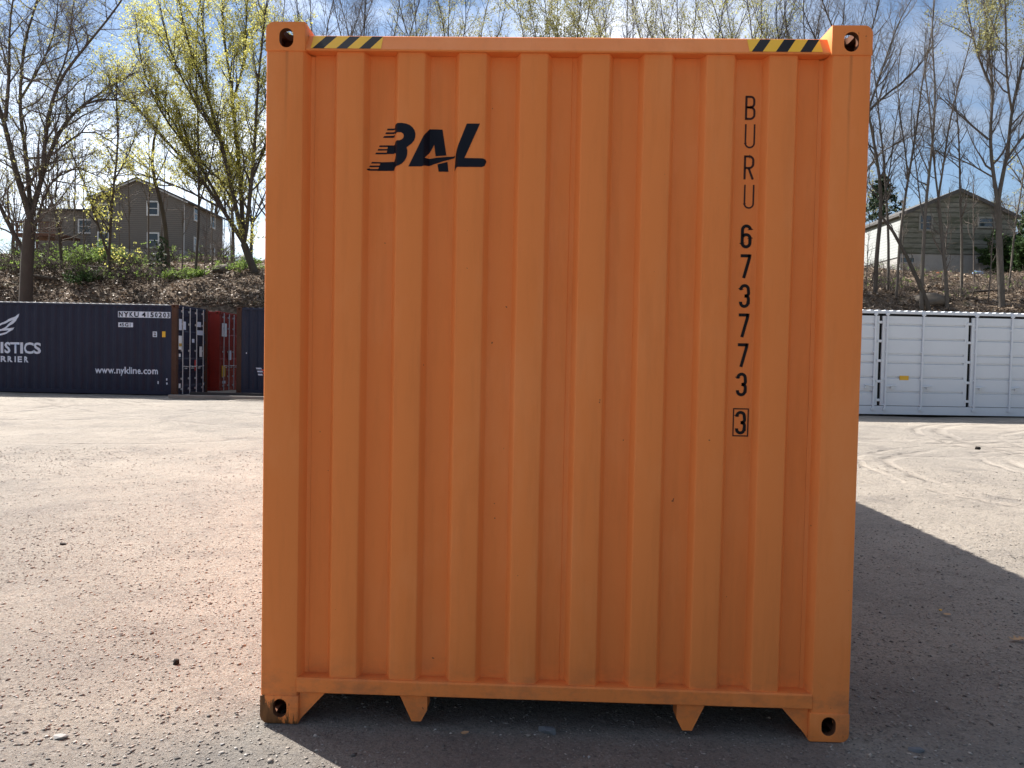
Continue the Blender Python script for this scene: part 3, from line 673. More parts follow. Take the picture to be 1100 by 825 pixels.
# pale open-side container on the right
def white_container():
    L = 12.192; ang = -YAW+R(3.2)
    a = Vector((math.cos(ang), math.sin(ang), 0)); n = Vector((math.sin(ang), -math.cos(ang), 0))
    gap = Vector(cam_lat((944.5-550)/FPX*21.45, 21.45, 0.175))           # bottom edge under the visible opening
    PER = 2.53; left = 2*PER+0.30
    base = gap-a*left-n*(CW/2)
    root = container('shipping_container', L, 'pale white shipping container with ribbed side doors and lock rods, at the right edge', ('white steel', 'white steel', 'white steel', 'white steel'), tuple(base), ang-math.pi/2, group='containers parked along the embankment', open_side=True)
    z0, z1 = 0.275, CH-0.17; xf = CW/2-0.012
    bm = bmesh.new(); box(bm, 1.05, xf-0.06, 0.2, L-0.2, 0.262, CH-0.107); obj('door_backing', bm, 'matt black', root)  # near-black slab filling the side opening behind the door leaves
    edges = [0.30+PER*i for i in range(5)]+[L-0.20]
    fr = [0.096, 0.254, 0.426, 0.52, 0.684, 0.847]
    for i in range(5):
        y0, y1 = edges[i]+0.045, edges[i+1]-0.045
        prof = [(xf, z1)]
        for f in fr:
            zc = z1-f*(z1-z0); prof += [(xf, zc+0.030), (xf-0.045, zc+0.026), (xf-0.045, zc-0.010), (xf, zc-0.034)]
        prof += [(xf, z0), (xf-0.05, z0), (xf-0.05, z1)]
        bm = bmesh.new(); prism(bm, prof, lambda p, q, s: (p, s, q), y0+0.10, y1-0.10)
        d = obj('side_door', bm, 'white steel', root)
        bm = bmesh.new(); box(bm, xf-0.05, xf+0.004, y0, y0+0.0995, z0, z1, 0.004); obj('door_stile', bm, 'white steel', d)
        bm = bmesh.new(); box(bm, xf-0.05, xf+0.004, y1-0.0995, y1, z0, z1, 0.004); obj('door_stile', bm, 'white steel', d)
        flip = (i % 2 == 1)   # doors of one opening mirror each other
        rods = (y0+0.12, y0+1.14) if i in (2, 3, 4) else (y1-0.12, y1-1.14)
        sg = 1 if i in (2, 3, 4) else -1
        for ry in rods:
            if not (y0 < ry < y1): continue
            bm = bmesh.new(); rod(bm, (xf+0.035, ry, 0.16), (xf+0.035, ry, CH-0.10), 0.026)
            for bz in (0.30, 1.0, 1.75, 2.4): box(bm, xf+0.001, xf+0.04, ry-0.05, ry+0.05, bz-0.025, bz+0.025)
            box(bm, xf+0.003, xf+0.07, ry-0.06, ry+0.06, 0.15, 0.22); box(bm, xf+0.003, xf+0.06, ry-0.04, ry+0.04, CH-0.15, CH-0.09)
            obj('lock_rod', bm, 'white steel', d)
            bm = bmesh.new(); rod(bm, (xf+0.055, ry, 0.80), (xf+0.075, ry+sg*0.27, 0.83), 0.020); box(bm, xf+0.001, xf+0.05, ry+sg*0.20-0.06, ry+sg*0.20+0.06, 0.74, 0.80); obj('door_handle', bm, 'white steel', d)
        for f in (0.07, 0.28, 0.5, 0.73, 0.94):
            zc = z1-f*(z1-z0)
            bm = bmesh.new(); box(bm, xf+0.006, xf+0.024, y1-0.05, y1+0.075, zc-0.035, zc+0.035, 0.005); obj('hinge', bm, 'white steel', d)
    y0 = edges[2]
    bm = bmesh.new(); zc = 0.275+ (1-0.695)*(z1-z0)-0.03
    box(bm, xf+0.001, xf+0.005, y0+0.57, y0+0.83, 0.98, 1.10); obj('yellow_sticker', bm, 'sticker yellow', root)
    return root
wc = white_container()

# timber and steel lengths lying on the ground by the gap
paint('weathered timber', (0.22, 0.20, 0.18), 0.9, 0.3)
paint('dark steel', (0.05, 0.045, 0.045), 0.7, 0.3)
for (xa, xb, py, D, hgt, m, lb) in ((182, 288, 427.3, 23.2, 0.10, 'weathered timber', 'pale grey timber lying on the dirt before the dark navy door end'), (205, 300, 423.0, 25.0, 0.09, 'dark steel', 'dark steel beam lying behind the pale timber')):
    bm = bmesh.new(); w_ = (xb-xa)/FPX*D
    box(bm, 0, w_, -0.08, 0.08, 0, hgt, 0.012); 
    o = obj('timber_beam' if 'timber' in m else 'steel_beam', bm, m); p = cam_lat((xa-550)/FPX*D, D, 0); o.location = (p[0], p[1], float(ground_z(p[0]+w_/2, p[1]))+0.015); o.rotation_euler = (0, 0, 0.035)
    tag(o, lb, 'beam')
# ------------------------------------------------------------------ houses on the embankment
def siding(name, col, pitch, dark=0.55, moss=0.0, var=0.15, kind='Object'):
    t = NT(name); X, Y, Z = t.xyz()
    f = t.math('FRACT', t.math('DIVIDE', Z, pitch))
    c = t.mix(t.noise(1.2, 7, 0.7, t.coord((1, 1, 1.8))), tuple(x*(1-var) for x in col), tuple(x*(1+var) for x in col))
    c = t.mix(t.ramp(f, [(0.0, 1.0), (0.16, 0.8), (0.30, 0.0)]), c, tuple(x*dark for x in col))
    if moss:
        c = t.mix(t.ramp(t.noise(0.8, 8, 0.7, t.coord((0.5, 0.5, 2.0), (3, 1, 0))), [(0.40, 0.0), (0.62, moss)]), c, (0.045, 0.055, 0.025))
        c = t.mix(t.ramp(t.noise(2.2, 8, 0.75, t.coord((0.5, 0.5, 2.2), (7, 1, 0))), [(0.52, 0.0), (0.66, 0.6)]), c, (0.26, 0.25, 0.215))
    t.base(c); t.rough(0.85); t.bump(f, 0.5, 0.02); MAT[name] = t.m
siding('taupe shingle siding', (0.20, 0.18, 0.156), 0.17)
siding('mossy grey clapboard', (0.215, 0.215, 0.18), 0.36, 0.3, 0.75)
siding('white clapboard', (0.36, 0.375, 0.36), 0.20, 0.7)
siding('reddish deck boards', (0.16, 0.075, 0.045), 0.15, 0.4)
paint('foundation concrete', (0.34, 0.33, 0.31), 0.9, 0.3)
paint('window trim white', (0.72, 0.72, 0.70), 0.6, 0.05)
paint('weathered grey trim', (0.26, 0.26, 0.23), 0.8, 0.2)
paint('roof shingle', (0.10, 0.095, 0.09), 0.9, 0.3)
paint('drainpipe white', (0.62, 0.62, 0.60), 0.5, 0.1)
t = NT('window glass'); t.base((0.03, 0.04, 0.05)); t.rough(0.08); t.b.inputs['Specular IOR Level'].default_value = 0.8; MAT['window glass'] = t.m

def window(root, x, z, w, h, y=0.0, side=None, bars=True, trim='window trim white'):
    """frame with a sash bar and a recessed pane; side=('x', X) puts it on a wall facing along x"""
    fb = bmesh.new(); pb = bmesh.new(); T = 0.12
    def put(bm, u0, u1, d0, d1, z0, z1):
        if side is None: box(bm, u0, u1, y-d1, y-d0, z0, z1)
        else:
            X, s = side; box(bm, min(X+s*d0, X+s*d1), max(X+s*d0, X+s*d1), u0, u1, z0, z1)
    put(fb, x-w/2-T, x-w/2, 0.002, 0.07, z-h/2-T, z+h/2+T); put(fb, x+w/2, x+w/2+T, 0.002, 0.07, z-h/2-T, z+h/2+T)
    put(fb, x-w/2, x+w/2, 0.002, 0.07, z+h/2, z+h/2+T); put(fb, x-w/2, x+w/2, 0.002, 0.09, z-h/2-T, z-h/2)
    if bars: put(fb, x-w/2, x+w/2, 0.012, 0.05, z-0.035, z+0.035)
    f = obj('window', fb, trim, root)
    put(pb, x-w/2, x+w/2, 0.003, 0.011, z-h/2, z+h/2); obj('pane', pb, 'window glass', f)
    return f
def gable_house(name, loc, W, Ld, zb, eave, peak, wall_m, found, rz, label, ov=0.35):
    """front gable in the local plane y=0 facing -y, body runs to y=Ld; z values are above loc"""
    root = empty(name, loc, rz); tag(root, label, 'house')
    bm = bmesh.new()
    prism(bm, [(-W/2, found), (W/2, found), (W/2, eave), (0, peak), (-W/2, eave)], lambda p, q, s: (p, s, q), 0, Ld); obj('wall', bm, wall_m, root)
    bm = bmesh.new(); box(bm, -W/2+0.04, W/2-0.04, 0.04, Ld-0.04, zb, found-0.003); obj('foundation', bm, 'foundation concrete', root)
    k = (peak-eave)/(W/2); th = 0.16
    bm = bmesh.new()
    for s in (-1, 1):
        prism(bm, [(s*0.004, peak+0.01), (s*(W/2+ov), eave-ov*k+0.01), (s*(W/2+ov), eave-ov*k+0.01+th), (s*0.004, peak+0.01+th)], lambda p, q, u: (p, u, q), -ov*0.8, Ld+ov*0.8)
    obj('roof', bm, 'roof shingle', root)
    bm = bmesh.new()
    for s in (-1, 1):
        prism(bm, [(s*0.004, peak-0.10), (s*(W/2+ov), eave-ov*k-0.10), (s*(W/2+ov), eave-ov*k+0.008), (s*0.004, peak+0.008)], lambda p, q, u: (p, u, q), -ov*0.8-0.03, -ov*0.8+0.02)
    obj('barge_board', bm, 'drainpipe white' if 'brown' in label else 'roof shingle', root)
    return root
# left: brown house, gable toward the yard, white drainpipe at its right corner
D = 66.0; k = D/FPX
lx = lambda px: (px-550)*k
cx = (lx(97)+lx(197.5))/2; Wd = lx(197.5)-lx(97)
p = cam_lat(cx, D, 0)
zz_ = lambda py, px, D_: CAM[2]+ (spot(px, py, D_)[2]-CAM[2])
b0 = zz_(283, 150, D)
hl = gable_house('house', (p[0], p[1], b0-1.0), Wd, 8.6, -0.6, zz_(216, 150, D)-b0+1.0, zz_(194.5, 150, D)-b0+1.0, 'taupe shingle siding', zz_(268, 150, D)-b0+1.0, -YAW*1.0, 'brown house with white framed windows on the hill at left, above the dark navy container')
H0 = b0-1.0
for px, py, w, h in ((163.5, 225, 0.80, 1.0), (111, 258, 0.80, 1.05), (164, 259, 0.80, 1.1), (111, 228, 0.75, 1.0)):
    window(hl, lx(px)-cx, zz_(py, px, D)-H0, w, h)
for yy, py in ((2.3, 222), (2.3, 259), (6.0, 229), (6.0, 264)):
    window(hl, yy, (zz_(225 if py < 245 else 259, 163, D)-H0), 0.85, 1.05, side=(Wd/2, 1))
bm = bmesh.new(); rod(bm, (Wd/2-0.05, -0.08, zz_(274, 197, D)-H0), (Wd/2-0.05, -0.08, zz_(215, 197, D)-H0), 0.07); obj('drainpipe', bm, 'drainpipe white', hl)
bm = bmesh.new(); rod(bm, (-0.9, 4.0, zz_(200, 150, D)-H0), (-0.9, 4.0, zz_(188, 150, D)-H0), 0.09); obj('vent_pipe', bm, 'drainpipe white', hl)
# its lower wing
wx0, wx1 = lx(30), lx(97)-0.05
p2 = cam_lat((wx0+wx1)/2, D+1.5, 0); wz = zz_(283, 65, D)
bm = bmesh.new(); box(bm, -(wx1-wx0)/2, (wx1-wx0)/2, 0, 7, -2, zz_(224, 65, D)-wz)
wg = empty('house', (p2[0], p2[1], wz), -YAW); tag(wg, 'low grey brown house wing with shallow roof, left of the brown gable house', 'house')
obj('wall', bm, 'taupe shingle siding', wg)
bm = bmesh.new(); e_ = zz_(224, 65, D)-wz; prism(bm, [(-0.4, e_+0.003), (7.4, e_+0.003), (7.4, e_+0.12), (3.5, e_+0.75), (-0.4, e_+0.12)], lambda p, q, s: (s, p, q), -(wx1-wx0)/2-0.3, (wx1-wx0)/2-0.02); obj('roof', bm, 'roof shingle', wg)
window(wg, lx(83)-(wx0+wx1)/2, zz_(241, 83, D)-wz, 1.3, 1.0)
# timber deck on posts in front of the wing
dk = empty('timber_deck', cam_lat(lx(62), D-1.6, zz_(284, 62, D)), -YAW); tag(dk, 'reddish brown timber deck on posts before the low house wing', 'deck')
bm = bmesh.new(); box(bm, -2.0, 2.0, -1.4, 1.4, 1.9, 2.1); obj('platform', bm, 'reddish deck boards', dk)
for sx in (-1.9, 0, 1.9):
    bm = bmesh.new(); box(bm, sx-0.08, sx+0.08, -1.35, -1.19, -1.5, 1.897); obj('post', bm, 'reddish deck boards', dk)
bm = bmesh.new()
box(bm, -2.0, 2.0, -1.40, -1.34, 2.95, 3.05); box(bm, -2.0, 2.0, -1.40, -1.34, 2.2, 2.28)
for i in range(27): box(bm, -1.97+i*0.151, -1.92+i*0.151, -1.395, -1.345, 2.281, 2.949)
obj('railing', bm, 'reddish deck boards', dk)

# right: mossy grey gable house, pale side wall catching the sun
D = 55.0; k = D/FPX; lx = lambda px: (px-550)*k
cx = (lx(962)+lx(1084))/2; Wd = lx(1084)-lx(962); p = cam_lat(cx, D, 0); b0 = zz_(303, 1023, D); H0 = b0-1.0
hr = gable_house('house', (p[0], p[1], H0), Wd, 11.0, -1.0, zz_(233, 1023, D)-H0, zz_(206.5, 1023, D)-H0, 'mossy grey clapboard', zz_(274, 1023, D)-H0, -YAW, 'weathered mossy grey gable house with concrete base, on the hill at right', 0.25)
for px, py, w, h in ((988, 240, 0.75, 0.95), (1052, 240, 0.95, 0.55)):
    window(hr, lx(px)-cx, zz_(py, px, D)-H0, w, h, trim='weathered grey trim')
for px in (970, 1052):
    f = window(hr, lx(px)-cx, zz_(274.5, px, D)-H0-0.35, 0.9, 0.30, y=0.04, bars=False)
    f.data.materials.clear(); f.data.materials.append(MAT['foundation concrete'])
bm = bmesh.new(); box(bm, -Wd/2-0.025, -Wd/2-0.003, 0.02, 10.98, zz_(276, 962, D)-H0, zz_(237, 962, D)-H0); obj('side_wall', bm, 'white clapboard', hr)
bm = bmesh.new(); rod(bm, (-Wd/2+0.35, 3.0, zz_(233, 970, D)-H0), (-Wd/2+0.35, 3.0, zz_(224, 970, D)-H0), 0.06); rod(bm, (-Wd/2+0.35, 3.0, zz_(224, 970, D)-H0), (-Wd/2+0.75, 3.0, zz_(221, 970, D)-H0), 0.06); obj('flue', bm, 'matt black', hr)

# ------------------------------------------------------------------ trees
def bark(name, a, b, warm=0.0):
    t = NT(name); f = t.noise(5, 8, 0.7, t.coord((1, 1, 0.25)))
    c = t.mix(f, a, b)
    c = t.mix(t.ramp(t.noise(1.3, 6, 0.7), [(0.55, 0.0), (0.68, 0.55)]), c, (0.095, 0.10, 0.06))
    t.base(c); t.rough(0.9); t.b.inputs['Specular IOR Level'].default_value = 0.15; t.bump(f, 0.7, 0.03); MAT[name] = t.m
bark('dark bark', (0.042, 0.035, 0.029), (0.12, 0.10, 0.083))
bark('grey bark', (0.065, 0.055, 0.046), (0.165, 0.143, 0.122))
bark('twig bark', (0.090, 0.074, 0.063), (0.175, 0.148, 0.128))
def leafm(name, a, b, trans=0.45):
    t = NT(name); ng = t.n('NewGeometry')
    rnd = ng.outputs['Random Per Island'] if 'Random Per Island' in ng.outputs else t.noise(3)
    c = t.mix(rnd, a, b); t.base(c); t.rough(0.6); t.b.inputs['Specular IOR Level'].default_value = 0.2
    tr = t.n('BsdfTranslucent'); t.put(tr.inputs['Color'], c)
    mx = t.n('MixShader'); mx.inputs[0].default_value = trans
    t.t.links.new(t.b.outputs[0], mx.inputs[1]); t.t.links.new(tr.outputs[0], mx.inputs[2]); t.t.links.new(mx.outputs[0], t.out.inputs[0])
    MAT[name] = t.m
leafm('yellow green blossom', (0.46, 0.43, 0.09), (0.60, 0.58, 0.18), 0.62)
leafm('pale bud green', (0.34, 0.33, 0.12), (0.46, 0.44, 0.20))
leafm('spring leaf green', (0.13, 0.22, 0.04), (0.26, 0.34, 0.09))
leafm('conifer green', (0.012, 0.028, 0.012), (0.035, 0.060, 0.024), 0.15)
leafm('hedge green', (0.025, 0.055, 0.018), (0.07, 0.12, 0.035), 0.3)
leafm('dead leaf', (0.09, 0.06, 0.04), (0.42, 0.33, 0.245), 0.1)
paint('stick wood', (0.12, 0.09, 0.07), 0.9, 0.5)

def tube_batches(branches):
    """branches: list of (points, radii, sides) -> V, F arrays"""
    groups = {}
    for P, r, s in branches: groups.setdefault((len(P), s), []).append((P, r))
    Vs, Fs, off = [], [], 0
    for (n, s), L in groups.items():
        P = np.array([b[0] for b in L], float); r = np.array([b[1] for b in L], float); B = len(L)
        T = np.gradient(P, axis=1); T /= np.linalg.norm(T, axis=2, keepdims=True)+1e-9
        ref = np.where(np.abs(T[:, :1, 2:3]) > 0.9, np.array([1.0, 0, 0]), np.array([0, 0, 1.0]))
        A = np.cross(T, np.broadcast_to(ref, T.shape)); A /= np.linalg.norm(A, axis=2, keepdims=True)+1e-9
        Bn = np.cross(T, A)
        ang = np.arange(s)*2*np.pi/s
        V = P[:, :, None, :]+r[:, :, None, None]*(A[:, :, None, :]*np.cos(ang)[None, None, :, None]+Bn[:, :, None, :]*np.sin(ang)[None, None, :, None])
        idx = np.arange(B*n*s).reshape(B, n, s)+off
        a = idx[:, :-1, :]; b = np.roll(a, -1, 2); c = np.roll(idx[:, 1:, :], -1, 2); d = idx[:, 1:, :]
        Fs.append(np.stack([a, b, c, d], -1).reshape(-1, 4)); Vs.append(V.reshape(-1, 3)); off += B*n*s
    return np.concatenate(Vs), np.concatenate(Fs)
def norm3(v):
    l = math.sqrt(v[0]*v[0]+v[1]*v[1]+v[2]*v[2])+1e-9; return (v[0]/l, v[1]/l, v[2]/l)
# per level: spacing m, length m, spread, upward pull, wiggle, points, sides
DEF = {1: (0.60, 3.0, 0.75, 0.10, 0.20, 8, 4), 2: (0.28, 1.45, 0.80, 0.09, 0.24, 5, 3), 3: (0.18, 0.75, 0.8, 0.07, 0.26, 4, 3), 4: (0.20, 0.38, 0.8, 0.04, 0.28, 3, 3)}
RAD = {1: 0.048, 2: 0.015, 3: 0.007, 4: 0.005}
def sprout(rng, pts, rad, level, P, out, depth, t0):
    sp, ln, spread, up, wig, npt, sides = P[level]
    seg = [math.dist(a, b) for a, b in zip(pts, pts[1:])]; L = sum(seg)
    s = t0*L+rng.random()*sp
    while s < L:
        q = s; i = 0
        while i < len(seg)-1 and q > seg[i]: q -= seg[i]; i += 1
        f = min(1.0, q/max(seg[i], 1e-6)); a, b = pts[i], pts[i+1]
        pos = tuple(a[k]+(b[k]-a[k])*f for k in range(3)); r_here = rad[i]+(rad[i+1]-rad[i])*f
        tan = norm3(tuple(b[k]-a[k] for k in range(3)))
        rv = norm3((rng.gauss(0, 1), rng.gauss(0, 1), rng.gauss(0, 0.8)))
        d = norm3(tuple(tan[k]*(1-spread*0.5)+rv[k]*spread for k in range(3)))
        if level <= 2 and d[2] < -0.1: d = norm3((d[0], d[1], abs(d[2])*0.5))
        l = ln*rng.uniform(0.55, 1.25)*(1-0.45*s/L)
        r0 = min(r_here*0.72, RAD[level]*rng.uniform(0.8, 1.3)*max(0.6, l/ln)); st = l/(npt-1)
        bp = [pos]; br = [r0]; p = pos
        for j in range(1, npt):
            d = norm3((d[0]+rng.gauss(0, wig), d[1]+rng.gauss(0, wig), d[2]+rng.gauss(0, wig)+up))
            p = (p[0]+d[0]*st, p[1]+d[1]*st, p[2]+d[2]*st); bp.append(p); br.append(max(0.003, r0*(1-0.8*j/(npt-1))))
        out.setdefault(level, []).append((bp, br, sides))
        if level < depth: sprout(rng, bp, br, level+1, P, out, depth, 0.12)
        s += sp*rng.uniform(0.6, 1.4)
def resample(pts, rad, step=0.9, rng=None, jit=0.04):
    P = [tuple(p) for p in pts]; op, orad = [P[0]], [rad[0]]
    for (a, ra), (b, rb) in zip(zip(P, rad), zip(P[1:], rad[1:])):
        n = max(1, int(math.dist(a, b)/step))
        for j in range(1, n+1):
            f = j/n; q = tuple(a[k]+(b[k]-a[k])*f+(rng.gauss(0, jit) if rng and j < n else 0) for k in range(3)); op.append(q); orad.append(ra+(rb-ra)*f)
    # rounded corners
    for _ in range(2):
        op = [op[0]]+[tuple((op[i-1][k]+2*op[i][k]+op[i+1][k])/4 for k in range(3)) for i in range(1, len(op)-1)]+[op[-1]]
    return op, orad
def leaf_quads(rng, twigs, per, size, jitter=0.075, drop=0.0, zlo=None, cluster=5):
    nr = np.random.default_rng(rng.randrange(1 << 30)); pos = []
    for P, r, s in twigs:
        if rng.random() < drop: continue
        n = int(per)+(1 if rng.random() < per-int(per) else 0)
        for _ in range(int(n)):
            i = rng.randrange(max(1, len(P)-1)); f = rng.random(); a, b = P[i], P[i+1]
            pos.append(tuple(a[k]+(b[k]-a[k])*f for k in range(3)))
    if not pos: return None
    C = np.repeat(np.array(pos), cluster, 0); C = C+nr.normal(0, jitter, C.shape); n = len(C)
    a = nr.normal(size=(n, 3)); a /= np.linalg.norm(a, axis=1, keepdims=True); b = np.cross(a, nr.normal(size=(n, 3))); b /= np.linalg.norm(b, axis=1, keepdims=True)
    sz = size*nr.uniform(0.5, 1.3, (n, 1)); w = sz*nr.uniform(0.45, 0.8, (n, 1)); bend = np.cross(a, b)*sz*0.25
    V = np.stack([C-a*sz, C+b*w+bend, C+a*sz, C-b*w+bend], 1).reshape(-1, 3); F = np.arange(n*4).reshape(n, 4)
    return V, F
WK = 0.68
GROUPT = 'bare spring trees on the embankment'
def tree(seed, D, limbs, label, bark_m='dark bark', buds=None, per=1, size=0.07, depth=3, P=None, drop=0.2, spread=1.0, name='tree', twig_m=None, start=0.35, cat='tree', bud_zfrac=None, jitd=1.0, group=GROUPT):
    """limbs: [(list of (px, py), width px at base, width px at end), ...]; the first is the trunk. Traced outlines get real depth: each limb leaves the trunk's distance as it grows"""
    rng = random.Random(seed); out = {}; base = None; P = P or DEF; trunk = []; reg = {}
    for li, (path, w0, w1) in enumerate(limbs):
        n = len(path); dd = 0.0 if li == 0 else rng.uniform(-0.32, 0.32)*jitd; d = D; pts = []; rad = []
        key0 = path[0]; d = reg.get(key0, D)
        for i, (px, py) in enumerate(path):
            if i: d += dd*math.hypot(px-path[i-1][0], py-path[i-1][1])*D/FPX*0.9
            pts.append(tuple(spot(px, py, d))); reg[(px, py)] = d
            rad.append(max(0.012, (w0+(w1-w0)*i/(n-1))*D/FPX/2*WK))
        if li == 0:
            base = np.array(pts[0]); g = float(hill_z(base[0], base[1]))
            if base[2] > g-0.15: pts = [(pts[0][0], pts[0][1], g-0.3)]+pts; rad = [rad[0]*1.35]+rad
            pts2, rad2 = resample(pts, rad, 0.8, rng, 0.03)
        else: pts2, rad2 = resample(pts, rad, 0.7, rng, 0.05)
        trunk.append((pts2, rad2, 9 if w0 > 7 else 6))
        sprout(rng, pts2, rad2, 1, P, out, depth, start if li == 0 else 0.12)
        # the limb's tip carries on as twigs
    loc = np.array(trunk[0][0][0])
    root = empty(name, tuple(loc)); tag(root, label, cat, group)
    V, F = tube_batches(trunk); link('trunk', np_mesh('trunk', V-loc, F, True), bark_m, root)
    br = [b for l in out for b in out[l]]
    if br: V, F = tube_batches(br); link('crown', np_mesh('crown', V-loc, F, True), twig_m or bark_m, root)
    if buds:
        tw = out.get(depth, [])+out.get(depth-1, [])[::2]
        if bud_zfrac is not None:
            zs = [b[0][0][2] for b in tw]; cut = min(zs)+(max(zs)-min(zs))*bud_zfrac; tw = [b for b in tw if b[0][0][2] > cut]
        q = leaf_quads(rng, tw, per, size, drop=drop)
        if q: link('buds' if 'leaf' not in buds else 'leaves', np_mesh('buds', q[0]-loc, q[1]), buds, root)
    return root
SP_ = dict(DEF)
thin = {1: (0.40, 1.9, 0.62, 0.16, 0.18, 7, 4), 2: (0.20, 1.0, 0.72, 0.10, 0.22, 5, 3), 3: (0.18, 0.55, 0.8, 0.06, 0.26, 4, 3)}
fan = {1: (0.36, 2.6, 0.50, 0.16, 0.15, 8, 4), 2: (0.22, 1.3, 0.62, 0.12, 0.2, 5, 3), 3: (0.17, 0.66, 0.7, 0.08, 0.24, 4, 3)}
fine = {1: (0.40, 3.1, 0.72, 0.10, 0.20, 8, 4), 2: (0.24, 1.5, 0.8, 0.06, 0.24, 6, 3), 3: (0.18, 0.8, 0.8, 0.04, 0.28, 4, 3), 4: (0.26, 0.42, 0.8, 0.0, 0.3, 3, 3)}

# left of the orange container
tree(1, 35.5, [([(27, 326), (29, 275), (33, 236)], 20, 17),
  ([(33, 236), (45, 190), (58, 150), (75, 122), (110, 97), (145, 78)], 8.5, 2), ([(33, 236), (14, 180), (6, 130), (-8, 95), (-25, 50)], 10, 3),
  ([(33, 236), (29, 170), (20, 110), (24, 60), (40, 5), (45, -30)], 7.5, 2), ([(45, 190), (50, 130), (60, 90), (92, 50), (128, 8), (140, -15)], 6.5, 1.5),
  ([(58, 150), (88, 107), (125, 104), (150, 112)], 5, 1.5), ([(29, 170), (60, 172), (86, 133), (105, 137), (132, 165), (160, 182)], 3.5, 1.0),
  ([(29, 275), (45, 215), (62, 180), (85, 173), (112, 185), (128, 208)], 4, 1.0), ([(29, 275), (5, 235), (-14, 190), (-40, 150)], 8, 3),
  ([(6, 130), (12, 80), (8, 40), (15, -5)], 6, 1.5), ([(20, 110), (50, 60), (65, 20), (62, -20)], 4, 1.2), ([(60, 90), (75, 55), (76, 15), (85, -20)], 3, 1.0)],
  'massive dark many limbed bare tree at the left edge, behind the dark navy container', 'dark bark', 'pale bud green', 0.14, 0.05, 4, fine, 0.55, start=0.6, twig_m='twig bark')
tree(2, 40, [([(67, 326), (66, 270), (59, 215), (45, 188), (38, 175)], 5.5, 1.5), ([(59, 215), (63, 170), (58, 120), (66, 80)], 2.5, 1)], 'thin dark sapling right of the massive tree, leaning left toward it', 'dark bark', None, depth=3, P=thin)
tree(3, 39, [([(118, 312), (117, 276)], 7, 6), ([(117, 276), (106, 248), (98, 215), (82, 178), (70, 150)], 4, 1.2), ([(117, 276), (119, 240), (122, 195), (129, 150), (121, 100), (126, 70)], 4.5, 1.2), ([(122, 195), (140, 165), (150, 130)], 2.5, 1)],
  'slim forked budding tree before the left end of the brown gable wall', 'dark bark', 'yellow green blossom', 0.9, 0.055, 3, thin, 0.2)
tree(4, 43, [([(181, 302), (179, 262), (176, 228), (167, 196), (158, 180), (164, 152), (171, 124)], 8.5, 3), ([(167, 196), (178, 175), (185, 150)], 2.5, 1), ([(158, 180), (143, 168), (130, 150)], 2.5, 1)],
  'crooked snapped tree trunk standing before the upper window of the brown house', 'dark bark', 'yellow green blossom', 0.25, 0.07, 2, {1: (1.3, 1.2, 0.75, 0.08, 0.2, 5, 4), 2: (0.5, 0.6, 0.8, 0.06, 0.24, 4, 3)}, 0.3)
tree(5, 39, [([(209, 326), (212, 270), (214, 220), (213, 140), (210, 60), (213, 10)], 5, 1.2), ([(214, 220), (228, 180), (232, 130), (240, 90)], 2.5, 1)], 'straight slim tree beside the right corner of the brown house', 'dark bark', 'yellow green blossom', 0.25, 0.06, 3, thin, 0.3)
tree(6, 39.5, [([(284, 322), (273, 290), (262, 262)], 14, 11),
  ([(262, 262), (240, 225), (214, 190), (178, 150), (142, 112), (120, 88)], 7, 1.5), ([(262, 262), (250, 205), (236, 150), (221, 100), (204, 50), (192, 0)], 8, 1.8),
  ([(262, 262), (258, 185), (250, 110), (241, 40), (238, -30)], 8, 1.8), ([(262, 262), (272, 190), (276, 120), (281, 50), (292, -25)], 7, 1.5),
  ([(240, 225), (208, 165), (170, 120), (150, 65), (146, 20)], 5, 1.3), ([(240, 225), (190, 200), (152, 184), (120, 190)], 4, 1.2), ([(236, 150), (205, 105), (180, 55), (172, 5)], 4, 1.2),
  ([(250, 110), (265, 60), (264, 10), (270, -25)], 4, 1.2), ([(258, 185), (228, 130), (200, 85), (168, 40)], 4, 1.2), ([(272, 190), (295, 140), (305, 90), (318, 40)], 4, 1.2), ([(221, 100), (222, 50), (214, 5), (216, -25)], 3.5, 1.2), ([(250, 205), (215, 175), (190, 140), (165, 100), (150, 85)], 3.5, 1.2)],
  'broad yellow green flowering tree with fanning limbs against the left edge of the orange container', 'dark bark', 'yellow green blossom', 1.5, 0.046, 3, fan, 0.08, start=0.7, jitd=1.2)

# right of the orange container
tree(21, 37, [([(940, 325), (942, 262), (949, 216), (945, 186), (938, 150), (934, 120), (925, 85)], 7, 2.5), ([(949, 216), (957, 180), (960, 140), (968, 100)], 2.5, 1)], 'crooked dark trunk hugging the right edge of the orange container', 'dark bark', None, depth=3, P=thin)
tree(22, 38, [([(953, 326), (955, 262), (952, 200), (948, 150), (940, 92), (936, 40)], 4.5, 1.3)], 'slim straight pale trunk just right of the crooked dark one', 'grey bark', None, depth=3, P=thin, twig_m='twig bark')
tree(23, 37, [([(962, 326), (966, 256), (975, 192), (985, 140), (989, 95), (1001, 40), (1004, 0)], 4.5, 1.3), ([(975, 192), (970, 140), (962, 95), (968, 50)], 2.5, 1.0)], 'slim tree bending right as it rises before the pale side wall of the grey house', 'grey bark', None, depth=3, P=thin, twig_m='twig bark')
tree(24, 36, [([(1001, 326), (986, 306), (973, 272), (960, 242), (946, 231)], 7, 3.5)], 'bent broken dead trunk leaning left below the grey gable house', 'dark bark', None, depth=2, P={1: (1.2, 0.9, 0.8, 0.1, 0.2, 5, 4), 2: (0.4, 0.5, 0.8, 0.05, 0.2, 4, 3)})
